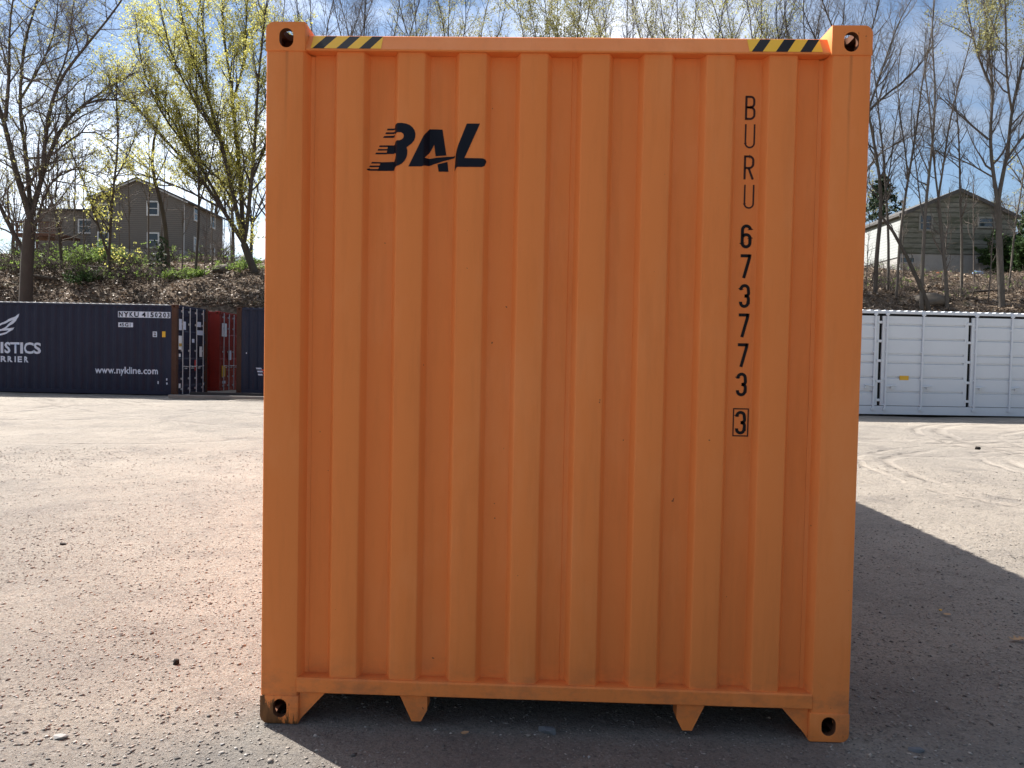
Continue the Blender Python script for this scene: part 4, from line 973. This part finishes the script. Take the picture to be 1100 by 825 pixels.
tree(25, 36, [([(990, 328), (993, 262), (992, 235), (997, 190), (1003, 140), (1006, 90), (1000, 40), (1003, 0)], 6, 1.3), ([(992, 235), (986, 215), (985, 180), (978, 140), (982, 95)], 2.5, 1)], 'pale barked slim tree before the left window of the grey gable house', 'grey bark', None, depth=3, P=thin, twig_m='twig bark')
tree(26, 36.5, [([(1018, 318), (1016, 292), (1010, 245), (1008, 213)], 6, 4.5), ([(1008, 213), (1003, 170), (1001, 120), (992, 75), (995, 30)], 3, 1.0), ([(1008, 213), (1012, 190), (1019, 130), (1034, 75), (1046, 30)], 3.5, 1.2)], 'slim tree forking in a narrow V before the peak of the grey gable', 'grey bark', None, depth=3, P=thin, twig_m='twig bark')
tree(27, 38, [([(1033, 312), (1034, 255), (1031, 200), (1030, 135), (1024, 90)], 4.5, 1.2)], 'slim pale tree right of the grey gable peak', 'grey bark', None, depth=3, P=thin, twig_m='twig bark')
tree(28, 37, [([(1076, 330), (1074, 270), (1072, 218)], 10.5, 8.5), ([(1072, 218), (1066, 190), (1062, 150), (1068, 100), (1061, 50), (1056, -5)], 6.5, 1.6), ([(1072, 218), (1082, 170), (1087, 120), (1097, 70), (1112, 20)], 6.5, 1.8),
  ([(1062, 150), (1042, 135), (1026, 118), (1005, 100)], 3.5, 1), ([(1068, 100), (1048, 60), (1040, 15), (1035, -15)], 4, 1.2), ([(1087, 120), (1080, 70), (1082, 20), (1078, -20)], 4, 1.2), ([(1082, 170), (1105, 140), (1125, 95)], 4, 1.2), ([(1066, 190), (1045, 175), (1020, 165), (1000, 160)], 2.5, 0.9), ([(1061, 50), (1075, 10), (1078, -20)], 3, 1)],
  'stout double limbed tree with budding top near the right edge, before the grey house corner', 'grey bark', 'pale bud green', 1.0, 0.046, 3, fan, 0.2, start=0.6, twig_m='twig bark', bud_zfrac=0.62)
tree(29, 39, [([(1081, 330), (1087, 285), (1092, 232), (1099, 195), (1103, 150)], 3.5, 1.2)], 'thin stem at the far right edge beside the stout double limbed tree', 'grey bark', None, depth=3, P=thin, twig_m='twig bark')
tree(30, 42, [([(912, 326), (914, 220), (912, 150)], 12, 9), ([(912, 150), (934, 114), (958, 96), (985, 78), (1003, 48)], 5, 1.2), ([(912, 150), (905, 90), (898, 40), (880, -10)], 6, 1.5), ([(912, 150), (925, 95), (930, 50), (945, 0)], 5, 1.5), ([(934, 114), (950, 70), (962, 30), (985, -10)], 3.5, 1), ([(905, 90), (880, 50), (862, 10)], 4, 1.2), ([(914, 220), (940, 165), (975, 148), (990, 140)], 3, 1)],
  'bare tree spreading fine branches over the right top corner of the orange container', 'dark bark', None, depth=3, P=fan, twig_m='twig bark', start=0.6)
# trees whose tops show above the orange container
def fan_limbs(px, rng, top=-45, wide=75, n=7, w=7):
    L = [([(px, 330), (px+rng.uniform(-6, 6), 200), (px+rng.uniform(-8, 8), 110)], w*1.5, w)]
    b = L[0][0][-1]; m = L[0][0][1]
    for i in range(n):
        f = (i+0.5)/n*2-1; f += rng.uniform(-0.12, 0.12)
        s = b if rng.random() < 0.7 else m
        L.append(([s, (s[0]+f*wide*0.35+rng.uniform(-5, 5), s[1]*0.72+rng.uniform(-6, 6)), (px+f*wide*0.75+rng.uniform(-8, 8), 38+abs(f)*12), (px+f*wide+rng.uniform(-8, 8), top+abs(f)*50)], w*0.42, 1.0))
    return L
r_ = random.Random(77); top_p = {1: (0.36, 2.3, 0.5, 0.16, 0.16, 8, 3), 2: (0.24, 1.2, 0.62, 0.12, 0.2, 5, 3), 3: (0.18, 0.62, 0.7, 0.08, 0.24, 4, 3)}
for i, (px, D, bud, per, bm_, lb) in enumerate((
    (345, 41, None, 0, 'dark bark', 'bare dark twigged tree top above the left striped tape of the orange container'),
    (402, 43, None, 0, 'dark bark', 'bare dark tree top just right of the left striped tape'),
    (485, 44, 'pale bud green', 0.9, 'dark bark', 'sparsely budding tree top above the orange header, between bare and green crowns'),
    (600, 41, 'pale bud green', 2.0, 'dark bark', 'fan shaped pale green budding tree top above the middle of the orange header'),
    (668, 46, None, 0, 'grey bark', 'bare grey tree top right of the fan shaped pale green crown'),
    (735, 42, 'pale bud green', 0.7, 'dark bark', 'thinly budding tree top above the orange header, left of the right striped tape'),
    (805, 44, 'yellow green blossom', 0.6, 'dark bark', 'yellow budding tree top above the right striped tape'),
    (865, 43, None, 0, 'dark bark', 'bare tree top left of the right top casting of the orange container'))):
    tree(100+i, D, fan_limbs(px, r_, wide=70), lb, bm_, bud, per, 0.044, 3, top_p, 0.3, start=0.75, twig_m='twig bark', group='tree tops showing over the orange container')

# conifer and hedge beyond the right house, small conifer before the left one
def conifer(seed, px, py0, py1, D, wide, label, mat='conifer green'):
    rng = random.Random(seed); nr = np.random.default_rng(seed); a = spot(px, py0, D); b = spot(px, py1, D); H = b[2]-a[2]
    g = float(hill_z(a[0], a[1]))-0.2; H = b[2]-g; loc = np.array([a[0], a[1], g]); br = []; tw = []
    n = int(H*10)
    for i in range(n):
        f = 0.08+0.9*(i+rng.random())/n; ph = rng.uniform(0, 6.283); l = wide*(1-f)**0.75*rng.uniform(0.6, 1.15)+0.12
        p0 = (0, 0, f*H); pts = [p0]; 
        for j in range(1, 5): q = j/4; pts.append((math.cos(ph)*l*q, math.sin(ph)*l*q, f*H+l*(0.12*q-0.30*q*q)+rng.gauss(0, 0.03)))
        br.append((pts, [0.03, 0.024, 0.018, 0.012, 0.006], 3)); tw.append(br[-1])
    root = empty('conifer', tuple(loc)); tag(root, label, 'tree')
    V, F = tube_batches([([(0, 0, 0), (0, 0, H*0.5), (0, 0, H)], [0.02*H, 0.013*H, 0.01], 7)]+br); link('trunk', np_mesh('trunk', V, F, True), 'dark bark', root)
    q = leaf_quads(rng, tw, 9 if H > 4 else 3, 0.16 if H > 4 else 0.09, 0.10, 0.0, cluster=4); link('crown', np_mesh('crown', q[0], q[1]), mat, root)
conifer(51, 944, 300, 188, 66, 4.2, 'dark evergreen tree behind the pale side wall of the grey house')
conifer(52, 173, 318, 256, 41, 0.75, 'small dark evergreen on the bank under the brown house windows')

# shrubs: many stems with small young leaves
def shrub(seed, px, py0, py1, D, wide, label, leaf='spring leaf green', per=2, size=0.05, stems=16, cat='shrub', bark_m='dark bark', zpad=0.0, name='shrub', drop=0.15, group='young green shrubs on the bank'):
    rng = random.Random(seed); a = spot(px, py0, D); g = float(hill_z(a[0], a[1])); H = max(0.5, spot(px, py1, D)[2]-g); loc = np.array([a[0], a[1], g-0.08]); br = []; out = {}
    P = {1: (0.16, 0.6*H**0.5, 0.8, 0.04, 0.25, 5, 3), 2: (0.11, 0.36, 0.9, 0.02, 0.3, 4, 3)}
    for i in range(stems):
        ph = rng.uniform(0, 6.283); rr = wide*math.sqrt(rng.random()); x, y = rr*0.55*math.cos(ph), rr*0.55*math.sin(ph); h = H*rng.uniform(0.5, 1.05)*(1-0.35*rr/wide)
        z0 = float(hill_z(loc[0]+x, loc[1]+y))-loc[2]-0.05
        pts = [(x, y, z0)]
        for j in range(1, 6): q = j/5; pts.append((x+math.cos(ph)*rr*0.5*q*q+rng.gauss(0, 0.05), y+math.sin(ph)*rr*0.5*q*q+rng.gauss(0, 0.05), z0+h*q))
        b = (pts, [0.024*(1-0.7*j/5) for j in range(6)], 4); br.append(b); sprout(rng, b[0], b[1], 1, P, out, 2, 0.2)
    root = empty(name, tuple(loc)); tag(root, label, cat, group)
    V, F = tube_batches(br+[b for l in out for b in out[l]]); link('stems', np_mesh('stems', V, F, True), bark_m, root)
    if leaf:
        q = leaf_quads(rng, out.get(2, [])+out.get(1, []), per, size, 0.05, drop)
        if q: link('leaves', np_mesh('leaves', q[0], q[1]), leaf, root)
    return root
BR = 'leafless brush on the bank'
shrub(61, 84, 302, 268, 41, 1.3, 'bright green shrub below the brown gable wall, left of the forked budding tree')
shrub(62, 104, 300, 262, 44, 1.2, 'tallest bright green shrub before the lower left window of the brown house')
shrub(63, 140, 300, 272, 45, 1.3, 'yellowish green low shrub left of the small dark evergreen', per=1)
shrub(64, 199, 328, 300, 38.5, 1.0, 'vivid green clump of new growth above the door end of the dark navy container', per=3, size=0.05)
shrub(65, 88, 326, 311, 38, 1.0, 'low dark green mound directly above the roof of the dark navy container', leaf='hedge green', per=3)
shrub(66, 255, 330, 302, 40, 1.2, 'pale green bush at the foot of the broad yellow green tree', per=2)
shrub(67, 276, 322, 300, 42, 0.9, 'small pale green bush touching the edge of the orange container', per=2)
shrub(68, 216, 280, 268, 50, 1.6, 'bare tan brush on the leafy mound below the house drainpipe', leaf=None, group=BR, bark_m='twig bark', stems=26)
shrub(69, 48, 312, 255, 43, 1.8, 'tangled bare brush right of the massive dark trunk', leaf='spring leaf green', per=0.06, group=BR, stems=26)
shrub(70, 10, 318, 262, 42, 1.8, 'tangled bare brush left of the massive dark trunk', leaf='spring leaf green', per=0.10, group=BR, stems=24)
shrub(71, 132, 318, 290, 42, 1.5, 'bare dark brush beneath the yellowish green low shrub', leaf=None, group=BR, stems=22)
shrub(72, 150, 326, 298, 39, 1.3, 'bare dark brush in front of the small dark evergreen', leaf=None, group=BR, stems=22)
shrub(73, 236, 277, 240, 60, 1.6, 'grey leafless bush beside the right side wall of the brown house', leaf=None, group=BR, bark_m='twig bark', stems=24)
shrub(74, 1098, 300, 236, 52, 2.2, 'dark green leafy hedge at the right edge beside the grey house', leaf='hedge green', per=4, size=0.07, stems=30)
shrub(75, 1094, 318, 295, 43, 1.4, 'low bare bush below the dark green hedge', leaf=None, group=BR, stems=20)
shrub(76, 1052, 318, 300, 42, 1.3, 'low bare bush under the right basement window of the grey house', leaf=None, group=BR, bark_m='twig bark', stems=20)
shrub(77, 950, 322, 296, 42, 1.2, 'low bare bush at the foot of the slim pale trunks', leaf='spring leaf green', per=0.08, group=BR, bark_m='twig bark', stems=18)
shrub(78, 986, 318, 305, 40, 1.0, 'bare twiggy bush left of the forking slim tree', leaf=None, group=BR, bark_m='twig bark', stems=16)

def copy_thing(src, loc, rz, sc, label):
    r = src.copy(); COL.objects.link(r); r.location = loc; r.rotation_euler = (0, 0, rz); r.scale = (sc, sc, sc); r['label'] = label
    for ch in src.children:
        c = ch.copy(); COL.objects.link(c); c.parent = r
    return r
rb = random.Random(404)
far_src = tree(90, 84, [([(270, 300), (270, 268), (271, 240)], 6, 4.5)]+[([(271, 240), (271+d*0.5, 215), (271+d, 190-abs(d)*0.2), (271+d*1.25, 168+abs(d)*0.4)], 2.6, 0.9) for d in (-34, -18, -5, 8, 22, 36)], 'bare tree in the distant row behind the houses', 'dark bark', 'pale bud green', 0.25, 0.10, 3, {1: (0.8, 2.8, 0.6, 0.12, 0.18, 6, 3), 2: (0.40, 1.5, 0.7, 0.1, 0.2, 4, 3), 3: (0.35, 0.9, 0.8, 0.06, 0.24, 3, 3)}, 0.2, twig_m='twig bark', group='bare trees behind the houses')
for px, D in ((-15, 82), (18, 88), (48, 80), (78, 92), (228, 90), (250, 80), (292, 86), (905, 84), (945, 90), (925, 78), (1095, 82), (1120, 74), (990, 96), (1050, 98)):
    p = spot(px, 290, D); copy_thing(far_src, (p[0], p[1], float(hill_z(p[0], p[1]))-0.1), rb.uniform(0, 6), rb.uniform(0.75, 1.1), 'bare tree in the distant row behind the houses')
brush_src = shrub(80, 30, 322, 268, 40, 1.9, 'leafless tangled brush thicket on the bank left of the brown house shrubs', leaf='spring leaf green', per=0.05, group='leafless tangled brush thickets', stems=34)
for px, D in ((8, 38), (20, 45), (42, 39), (58, 44), (74, 38.5), (92, 46), (108, 38), (126, 39), (138, 44), (152, 41), (166, 38), (98, 41), (-12, 40), (190, 46), (222, 50), (240, 49), (62, 50), (118, 50), (100, 54), (150, 52), (176, 52), (205, 54)):
    p = spot(px, 310, D); copy_thing(brush_src, (p[0], p[1], float(hill_z(p[0], p[1]))-0.08), rb.uniform(0, 6), rb.uniform(0.65, 1.1), 'leafless tangled brush thicket on the bank left of the brown house shrubs')
brush_r = shrub(81, 968, 322, 290, 40, 1.3, 'low twiggy brush clump under the grey gable house', leaf='spring leaf green', per=0.04, group='low twiggy brush clumps at right', bark_m='twig bark', stems=24)
for px, D in ((938, 38), (980, 45), (1008, 42), (1024, 37.5), (1040, 39), (1062, 44), (1090, 39), (1112, 41), (946, 46)):
    p = spot(px, 310, D); copy_thing(brush_r, (p[0], p[1], float(hill_z(p[0], p[1]))-0.08), rb.uniform(0, 6), rb.uniform(0.6, 1.05), 'low twiggy brush clump under the grey gable house')
# slim stems screening the left houses
sap = tree(82, 41, [([(90, 318), (91, 270), (88, 225), (92, 180)], 2.6, 1.0)], 'thin bare sapling among the larger trunks on the bank', 'twig bark', None, depth=2, P=thin, group='thin bare saplings on the bank')
for px, D in ((12, 43), (52, 40), (80, 45), (140, 42), (160, 44), (195, 41), (228, 43), (248, 46), (103, 44), (128, 46), (36, 46), (60, 47), (172, 47), (220, 38), (240, 41), (970, 43), (1012, 41), (1046, 43), (1062, 38), (930, 41), (-20, 41), (1105, 42)):
    p = spot(px, 310, D); copy_thing(sap, (p[0], p[1], float(hill_z(p[0], p[1]))-0.05), rb.uniform(0, 6), rb.uniform(0.55, 1.25), 'thin bare sapling among the larger trunks on the bank')

# rocks, logs and debris on the bank
def rock_bm(rng, sx, sy, sz, sub=3):
    bm = bmesh.new(); bmesh.ops.create_icosphere(bm, subdivisions=sub, radius=1); o = rng.uniform(0, 50)
    from mathutils import noise as mn
    for v in bm.verts:
        d = 1+0.32*mn.noise(v.co*1.1+Vector((o, o, o)))+0.12*mn.noise(v.co*2.7+Vector((o, 0, o)))
        v.co = Vector((v.co.x*sx*d, v.co.y*sy*d, v.co.z*sz*d))
    return bm
def chip_bm(rng, sx, sy, sz):
    bm = bmesh.new()
    for _ in range(26):
        v = Vector((rng.gauss(0, 1), rng.gauss(0, 1), rng.gauss(0, 1))).normalized()*rng.uniform(0.8, 1.1); bm.verts.new((v.x*sx, v.y*sy, max(-0.6, min(0.75, v.z))*sz))
    r = bmesh.ops.convex_hull(bm, input=bm.verts); bmesh.ops.delete(bm, geom=[g for g in r['geom_interior'] if isinstance(g, bmesh.types.BMVert)], context='VERTS'); return bm
paint('pale rock', (0.24, 0.225, 0.20), 0.9, 0.35, bump=0.5); paint('brown rock', (0.13, 0.11, 0.09), 0.9, 0.35, bump=0.5)
rr_ = random.Random(5)
for px, py, D, s, m, lb, tilt in ((262, 314, 41, (0.35, 0.3, 0.75), 'pale rock', 'pale upright leaning boulder at the foot of the broad yellow green tree', 0.45), (241, 322, 40, (0.6, 0.45, 0.3), 'brown rock', 'flat brown rock left of the pale leaning boulder', 0), (998, 327, 37, (0.75, 0.5, 0.36), 'brown rock', 'brown boulder at the foot of the bent broken trunk', 0)):
    p = spot(px, py, D); o = obj('boulder', rock_bm(rr_, *s), m, None, 60); o.location = (p[0], p[1], float(hill_z(p[0], p[1]))+s[2]*0.35); o.rotation_euler = (0, tilt, rr_.uniform(0, 3)); tag(o, lb, 'boulder', 'boulders on the bank')
for i, (xa, ya, xb, yb, D, w, lb) in enumerate(((20, 318, 62, 306, 38.5, 4, 'fallen log behind the massive dark trunk'), (95, 312, 150, 318, 40, 3, 'fallen log lying under the forked budding tree'), (120, 322, 165, 305, 39, 2.5, 'tilted fallen branch before the small dark evergreen'), (1003, 312, 1022, 322, 37.5, 6, 'short dark fallen log right of the bent broken trunk'), (1035, 320, 1092, 312, 39, 2.5, 'long thin fallen log below the right basement window'), (925, 320, 962, 312, 40, 2.5, 'fallen branch beside the crooked dark trunk'), (228, 318, 262, 322, 39.5, 3.0, 'pale fallen log on the leafy mound'))):
    a = spot(xa, ya, D); b = spot(xb, yb, D+rr_.uniform(-0.6, 0.6)); az = float(hill_z(a[0], a[1]))+0.12; bz = float(hill_z(b[0], b[1]))+0.12
    a = (a[0], a[1], az); b = (b[0], b[1], bz)
    pts, rad = resample([a, tuple((a[k]+b[k])/2+(0.1 if k == 2 else 0) for k in range(3)), b], [w*D/FPX/2]*2+[w*D/FPX/3], 0.5, rr_, 0.04)
    V, F = tube_batches([(pts, rad, 8)]); bm = bmesh.new(); me = np_mesh('log', V, F, True); bm.from_mesh(me); bmesh.ops.holes_fill(bm, edges=bm.edges, sides=10); bm.to_mesh(me); bm.free()
    o = link('fallen_log', me, 'grey bark' if 'pale' in lb else 'dark bark'); tag(o, lb, 'log', 'fallen wood on the bank')
for px, py, D, m, lb, s, col in ((1014, 304, 46, 'orange cloth', 'crumpled orange sheet on the ground below the grey gable house', (0.55, 0.3, 0.10), (0.55, 0.16, 0.05)), (1050, 298, 50, 'blue plastic', 'crumpled blue sheet against the concrete base of the grey house', (0.35, 0.25, 0.35), (0.16, 0.24, 0.36))):
    paint(m, col, 0.6, 0.2); p = spot(px, py, D); bm = rock_bm(rr_, *s, 4); o = obj('crumpled_sheet', bm, m); o.location = (p[0], p[1], float(hill_z(p[0], p[1]))+s[2]*0.5); tag(o, lb, 'sheet')

# dead leaves, twigs over the bank (uncountable)
nr = np.random.default_rng(8); N = 52000
y = 31.5+nr.random(N)**1.4*26; side_ = nr.random(N) < 0.55
x = np.where(side_, -(8.5+nr.random(N)*0.62*(y)), 12.5+nr.random(N)*(0.58*y))
C = np.stack([x, y, hill_z(x, y)+0.03+nr.random(N)*0.05], -1)
a = nr.normal(size=(N, 3)); a[:, 2] *= 0.45; a /= np.linalg.norm(a, axis=1, keepdims=True); b = np.cross(a, np.array([0, 0, 1.0])+nr.normal(size=(N, 3))*0.45); b /= np.linalg.norm(b, axis=1, keepdims=True)
s = nr.uniform(0.035, 0.11, (N, 1)); bend = np.cross(a, b)*s*nr.uniform(-0.5, 0.5, (N, 1))
V = np.stack([C-a*s, C+b*s*0.6+bend, C+a*s, C-b*s*0.6+bend], 1).reshape(-1, 3)
o = link('dead_leaves', np_mesh('dead_leaves', V, np.arange(N*4).reshape(N, 4)), 'dead leaf'); tag(o, 'dry tan and brown leaves strewn over the bank', 'leaf litter', kind='stuff')
N = 2600; y = 31.5+nr.random(N)**1.4*18; side_ = nr.random(N) < 0.55
x = np.where(side_, -(8.5+nr.random(N)*0.62*(y)), 12.5+nr.random(N)*(0.58*y)); z = hill_z(x, y)+0.05
brs = []
for i in range(N):
    ph = nr.uniform(0, 6.283); l = nr.uniform(0.3, 1.6); e = nr.uniform(-0.1, 0.35)
    d = np.array([math.cos(ph), math.sin(ph), e])*l/2; m_ = np.array([x[i], y[i], z[i]]); kk = nr.normal(0, 0.05, 3)
    brs.append((np.array([m_-d, m_+kk, m_+d]), [0.016, 0.013, 0.006], 3))
V, F = tube_batches(brs); o = link('dead_twigs', np_mesh('dead_twigs', V, F), 'stick wood'); tag(o, 'dead twigs and sticks scattered through the leaf litter', 'twig litter', kind='stuff')

# ------------------------------------------------------------------ gravel and the small things on the dirt
def stones(name, x, y, s, mat, seed, label):
    nr = np.random.default_rng(seed); n = len(x)
    # squashed, jittered octahedra with cut faces: 8 triangles each
    base = np.array([[1, 0, 0], [0.1, 1, 0], [-1, 0.1, 0], [0, -1, 0.05], [0.15, 0.1, 0.8], [0, 0, -0.7]])
    V = base[None]*nr.uniform(0.65, 1.25, (n, 6, 1))+nr.normal(0, 0.10, (n, 6, 3))
    V *= np.stack([s*nr.uniform(0.8, 1.3, n), s*nr.uniform(0.6, 1.0, n), s*nr.uniform(0.4, 0.75, n)], -1)[:, None, :]
    ph = nr.uniform(0, 6.283, n); c_, s_ = np.cos(ph)[:, None], np.sin(ph)[:, None]
    X = V[..., 0]*c_-V[..., 1]*s_; Y = V[..., 0]*s_+V[..., 1]*c_
    V = np.stack([X+x[:, None], Y+y[:, None], V[..., 2]+(ground_z(x, y)+s*0.18)[:, None]], -1).reshape(-1, 3)
    f = np.array([[0, 1, 4], [1, 2, 4], [2, 3, 4], [3, 0, 4], [1, 0, 5], [2, 1, 5], [3, 2, 5], [0, 3, 5]])
    F = (np.arange(n)[:, None, None]*6+f[None]).reshape(-1, 3)
    o = link(name, np_mesh(name, V, F), mat); tag(o, label, 'gravel', kind='stuff'); return o
t = NT('gravel stone'); ng = t.n('NewGeometry')
t.base(t.ramp(ng.outputs['Random Per Island'], [(0.0, (0.08, 0.073, 0.068)), (0.3, (0.20, 0.175, 0.155)), (0.7, (0.32, 0.275, 0.232)), (0.9, (0.42, 0.385, 0.345)), (1.0, (0.22, 0.222, 0.23))])); t.rough(0.9); MAT['gravel stone'] = t.m
nr = np.random.default_rng(21)
def scatter(n, y0, y1, spread, x0=0.0):
    y = y0+(y1-y0)*nr.random(n)**1.6; half = 0.4+(y+3.4)*0.72; x = (nr.random(n)*2-1)*half
    return x, y
x, y = scatter(110000, -1.7, 8.5, 1); dens = value_noise(x*0.9, y*0.9, 31)*0.6+value_noise(x*2.6, y*2.6, 32)*0.4
keep = (nr.random(len(x)) < np.clip((dens-0.25)*1.9, 0.10, 1)) & ~((np.abs(x) < 1.0) & (y > 0.6)); x, y = x[keep], y[keep]
s = (0.0016+0.0055*nr.random(len(x))**3.0)*(0.75+0.16*np.maximum(0, y+1.5)); s = np.where(nr.random(len(x)) < 0.010, s+nr.uniform(0.003, 0.014, len(x)), s)
stones('gravel', x, y, s, 'gravel stone', 3, 'loose fine gravel over the near dirt')
x, y = scatter(6500, 0.5, 25, 1); s = 0.004+0.012*nr.random(len(x))**3
keep = ~((np.abs(x) < 1.15) & (y > 0) & (y < 12.2)); stones('loose_stones', x[keep], y[keep], s[keep], 'gravel stone', 4, 'scattered small stones over the far dirt')
x, y = scatter(34000, -1.7, 4.5, 1); dens = value_noise(x*0.8+5, y*0.8, 41)*0.6+value_noise(x*2.2, y*2.2, 42)*0.4
keep = (nr.random(len(x)) < np.clip((dens-0.48)*3.5+0.35*np.clip(-y*1.2, 0, 1), 0.02, 1)) & ~((np.abs(x) < 1.0) & (y > 0.6)); x, y = x[keep], y[keep]
stones('coarse_gravel', x, y, 0.004+0.009*nr.random(len(x))**2.2, 'gravel stone', 9, 'coarser stones in patches over the near dirt')
# individual small things
paint('dry oak leaf', (0.42, 0.27, 0.15), 0.8, 0.2); paint('yellow leaf', (0.62, 0.36, 0.06), 0.7, 0.15); paint('black clod', (0.018, 0.015, 0.013), 0.9, 0.4); paint('slab stone', (0.27, 0.26, 0.25), 0.9, 0.15, bump=0.4); paint('cool stone', (0.13, 0.138, 0.15), 0.85, 0.2, bump=0.4)
def leaf_thing(px, py, L, outline, mat, label, rz, curl=0.25, name='fallen_leaf'):
    g = on_ground(px, py); bm = bmesh.new()
    bm.faces.new([bm.verts.new((a*L, b*L, 0)) for a, b in outline]); bmesh.ops.triangulate(bm, faces=bm.faces); bmesh.ops.subdivide_edges(bm, edges=bm.edges, cuts=1)
    for v in bm.verts: v.co.z = curl*(v.co.x**2+1.5*v.co.y**2)/L+0.08*L*math.sin(v.co.x/L*5+1)*0.5
    r = bmesh.ops.extrude_face_region(bm, geom=bm.faces[:])
    for v in [q for q in r['geom'] if isinstance(q, bmesh.types.BMVert)]: v.co.z += 0.0012
    o = obj(name, bm, mat); o.location = (g[0], g[1], float(ground_z(g[0], g[1]))+0.012); o.rotation_euler = (0.12, 0.06, rz); tag(o, label, 'leaf'); return o
OAK = [(-0.75, 0), (-0.5, 0.03), (-0.42, 0.2), (-0.28, 0.28), (-0.22, 0.09), (-0.05, 0.12), (0.05, 0.34), (0.2, 0.38), (0.2, 0.12), (0.35, 0.12), (0.45, 0.25), (0.6, 0.2), (0.55, 0.06), (0.8, 0), (0.55, -0.06), (0.6, -0.2), (0.45, -0.25), (0.35, -0.1), (0.2, -0.12), (0.2, -0.36), (0.05, -0.34), (-0.05, -0.12), (-0.22, -0.08), (-0.28, -0.26), (-0.42, -0.2), (-0.5, -0.03)]
OVAL = [(0.6*math.cos(2*math.pi*i/14), 0.3*math.sin(2*math.pi*i/14)) for i in range(14)]
leaf_thing(1091, 687, 0.075, OAK, 'dry oak leaf', 'dry tan oak leaf lying in the container shadow at the right edge', 0.2, 0.5)
leaf_thing(1010, 655, 0.030, OVAL, 'yellow leaf', 'tiny yellow leaf in the shadow right of the orange container', 0.8, 0.9)
leaf_thing(1017, 659, 0.042, OVAL, 'dry oak leaf', 'small tan leaf beside the tiny yellow one', 0.1, 0.5)
leaf_thing(499, 790, 0.030, OVAL, 'dry oak leaf', 'tan leaf on the shaded ground under the orange container sill', 0.5, 0.5)
for px, py, s, m, lb, nm, cat in ((188, 713, (0.022, 0.017, 0.02), 'black clod', 'black lump of dirt alone on the sunlit ground left of the orange container', 'dirt_clod', 'clod'), (68, 584, (0.030, 0.02, 0.014), 'black clod', 'dark clod on the sunlit dirt at mid left', 'dirt_clod', 'clod'), (1050, 487, (0.05, 0.04, 0.045), 'black clod', 'dark clod with a sunlit edge on the far dirt at right', 'dirt_clod', 'clod'),
    (66, 793, (0.035, 0.018, 0.012), 'slab stone', 'pale flat chip of stone near the lower left corner', 'flat_stone', 'stone'), (588, 786, (0.05, 0.026, 0.018), 'cool stone', 'bluish broken stone in the shade below the middle of the sill', 'flat_stone', 'stone'), (985, 806, (0.035, 0.02, 0.012), 'cool stone', 'bluish flat stone in the shade near the lower right casting', 'flat_stone', 'stone')):
    g = on_ground(px, py); o = obj(nm, chip_bm(rr_, *s), m, None, 22); o.location = (g[0], g[1], float(ground_z(g[0], g[1]))+s[2]*0.5); o.rotation_euler = (0, 0, rr_.uniform(-0.5, 0.5)); tag(o, lb, cat)
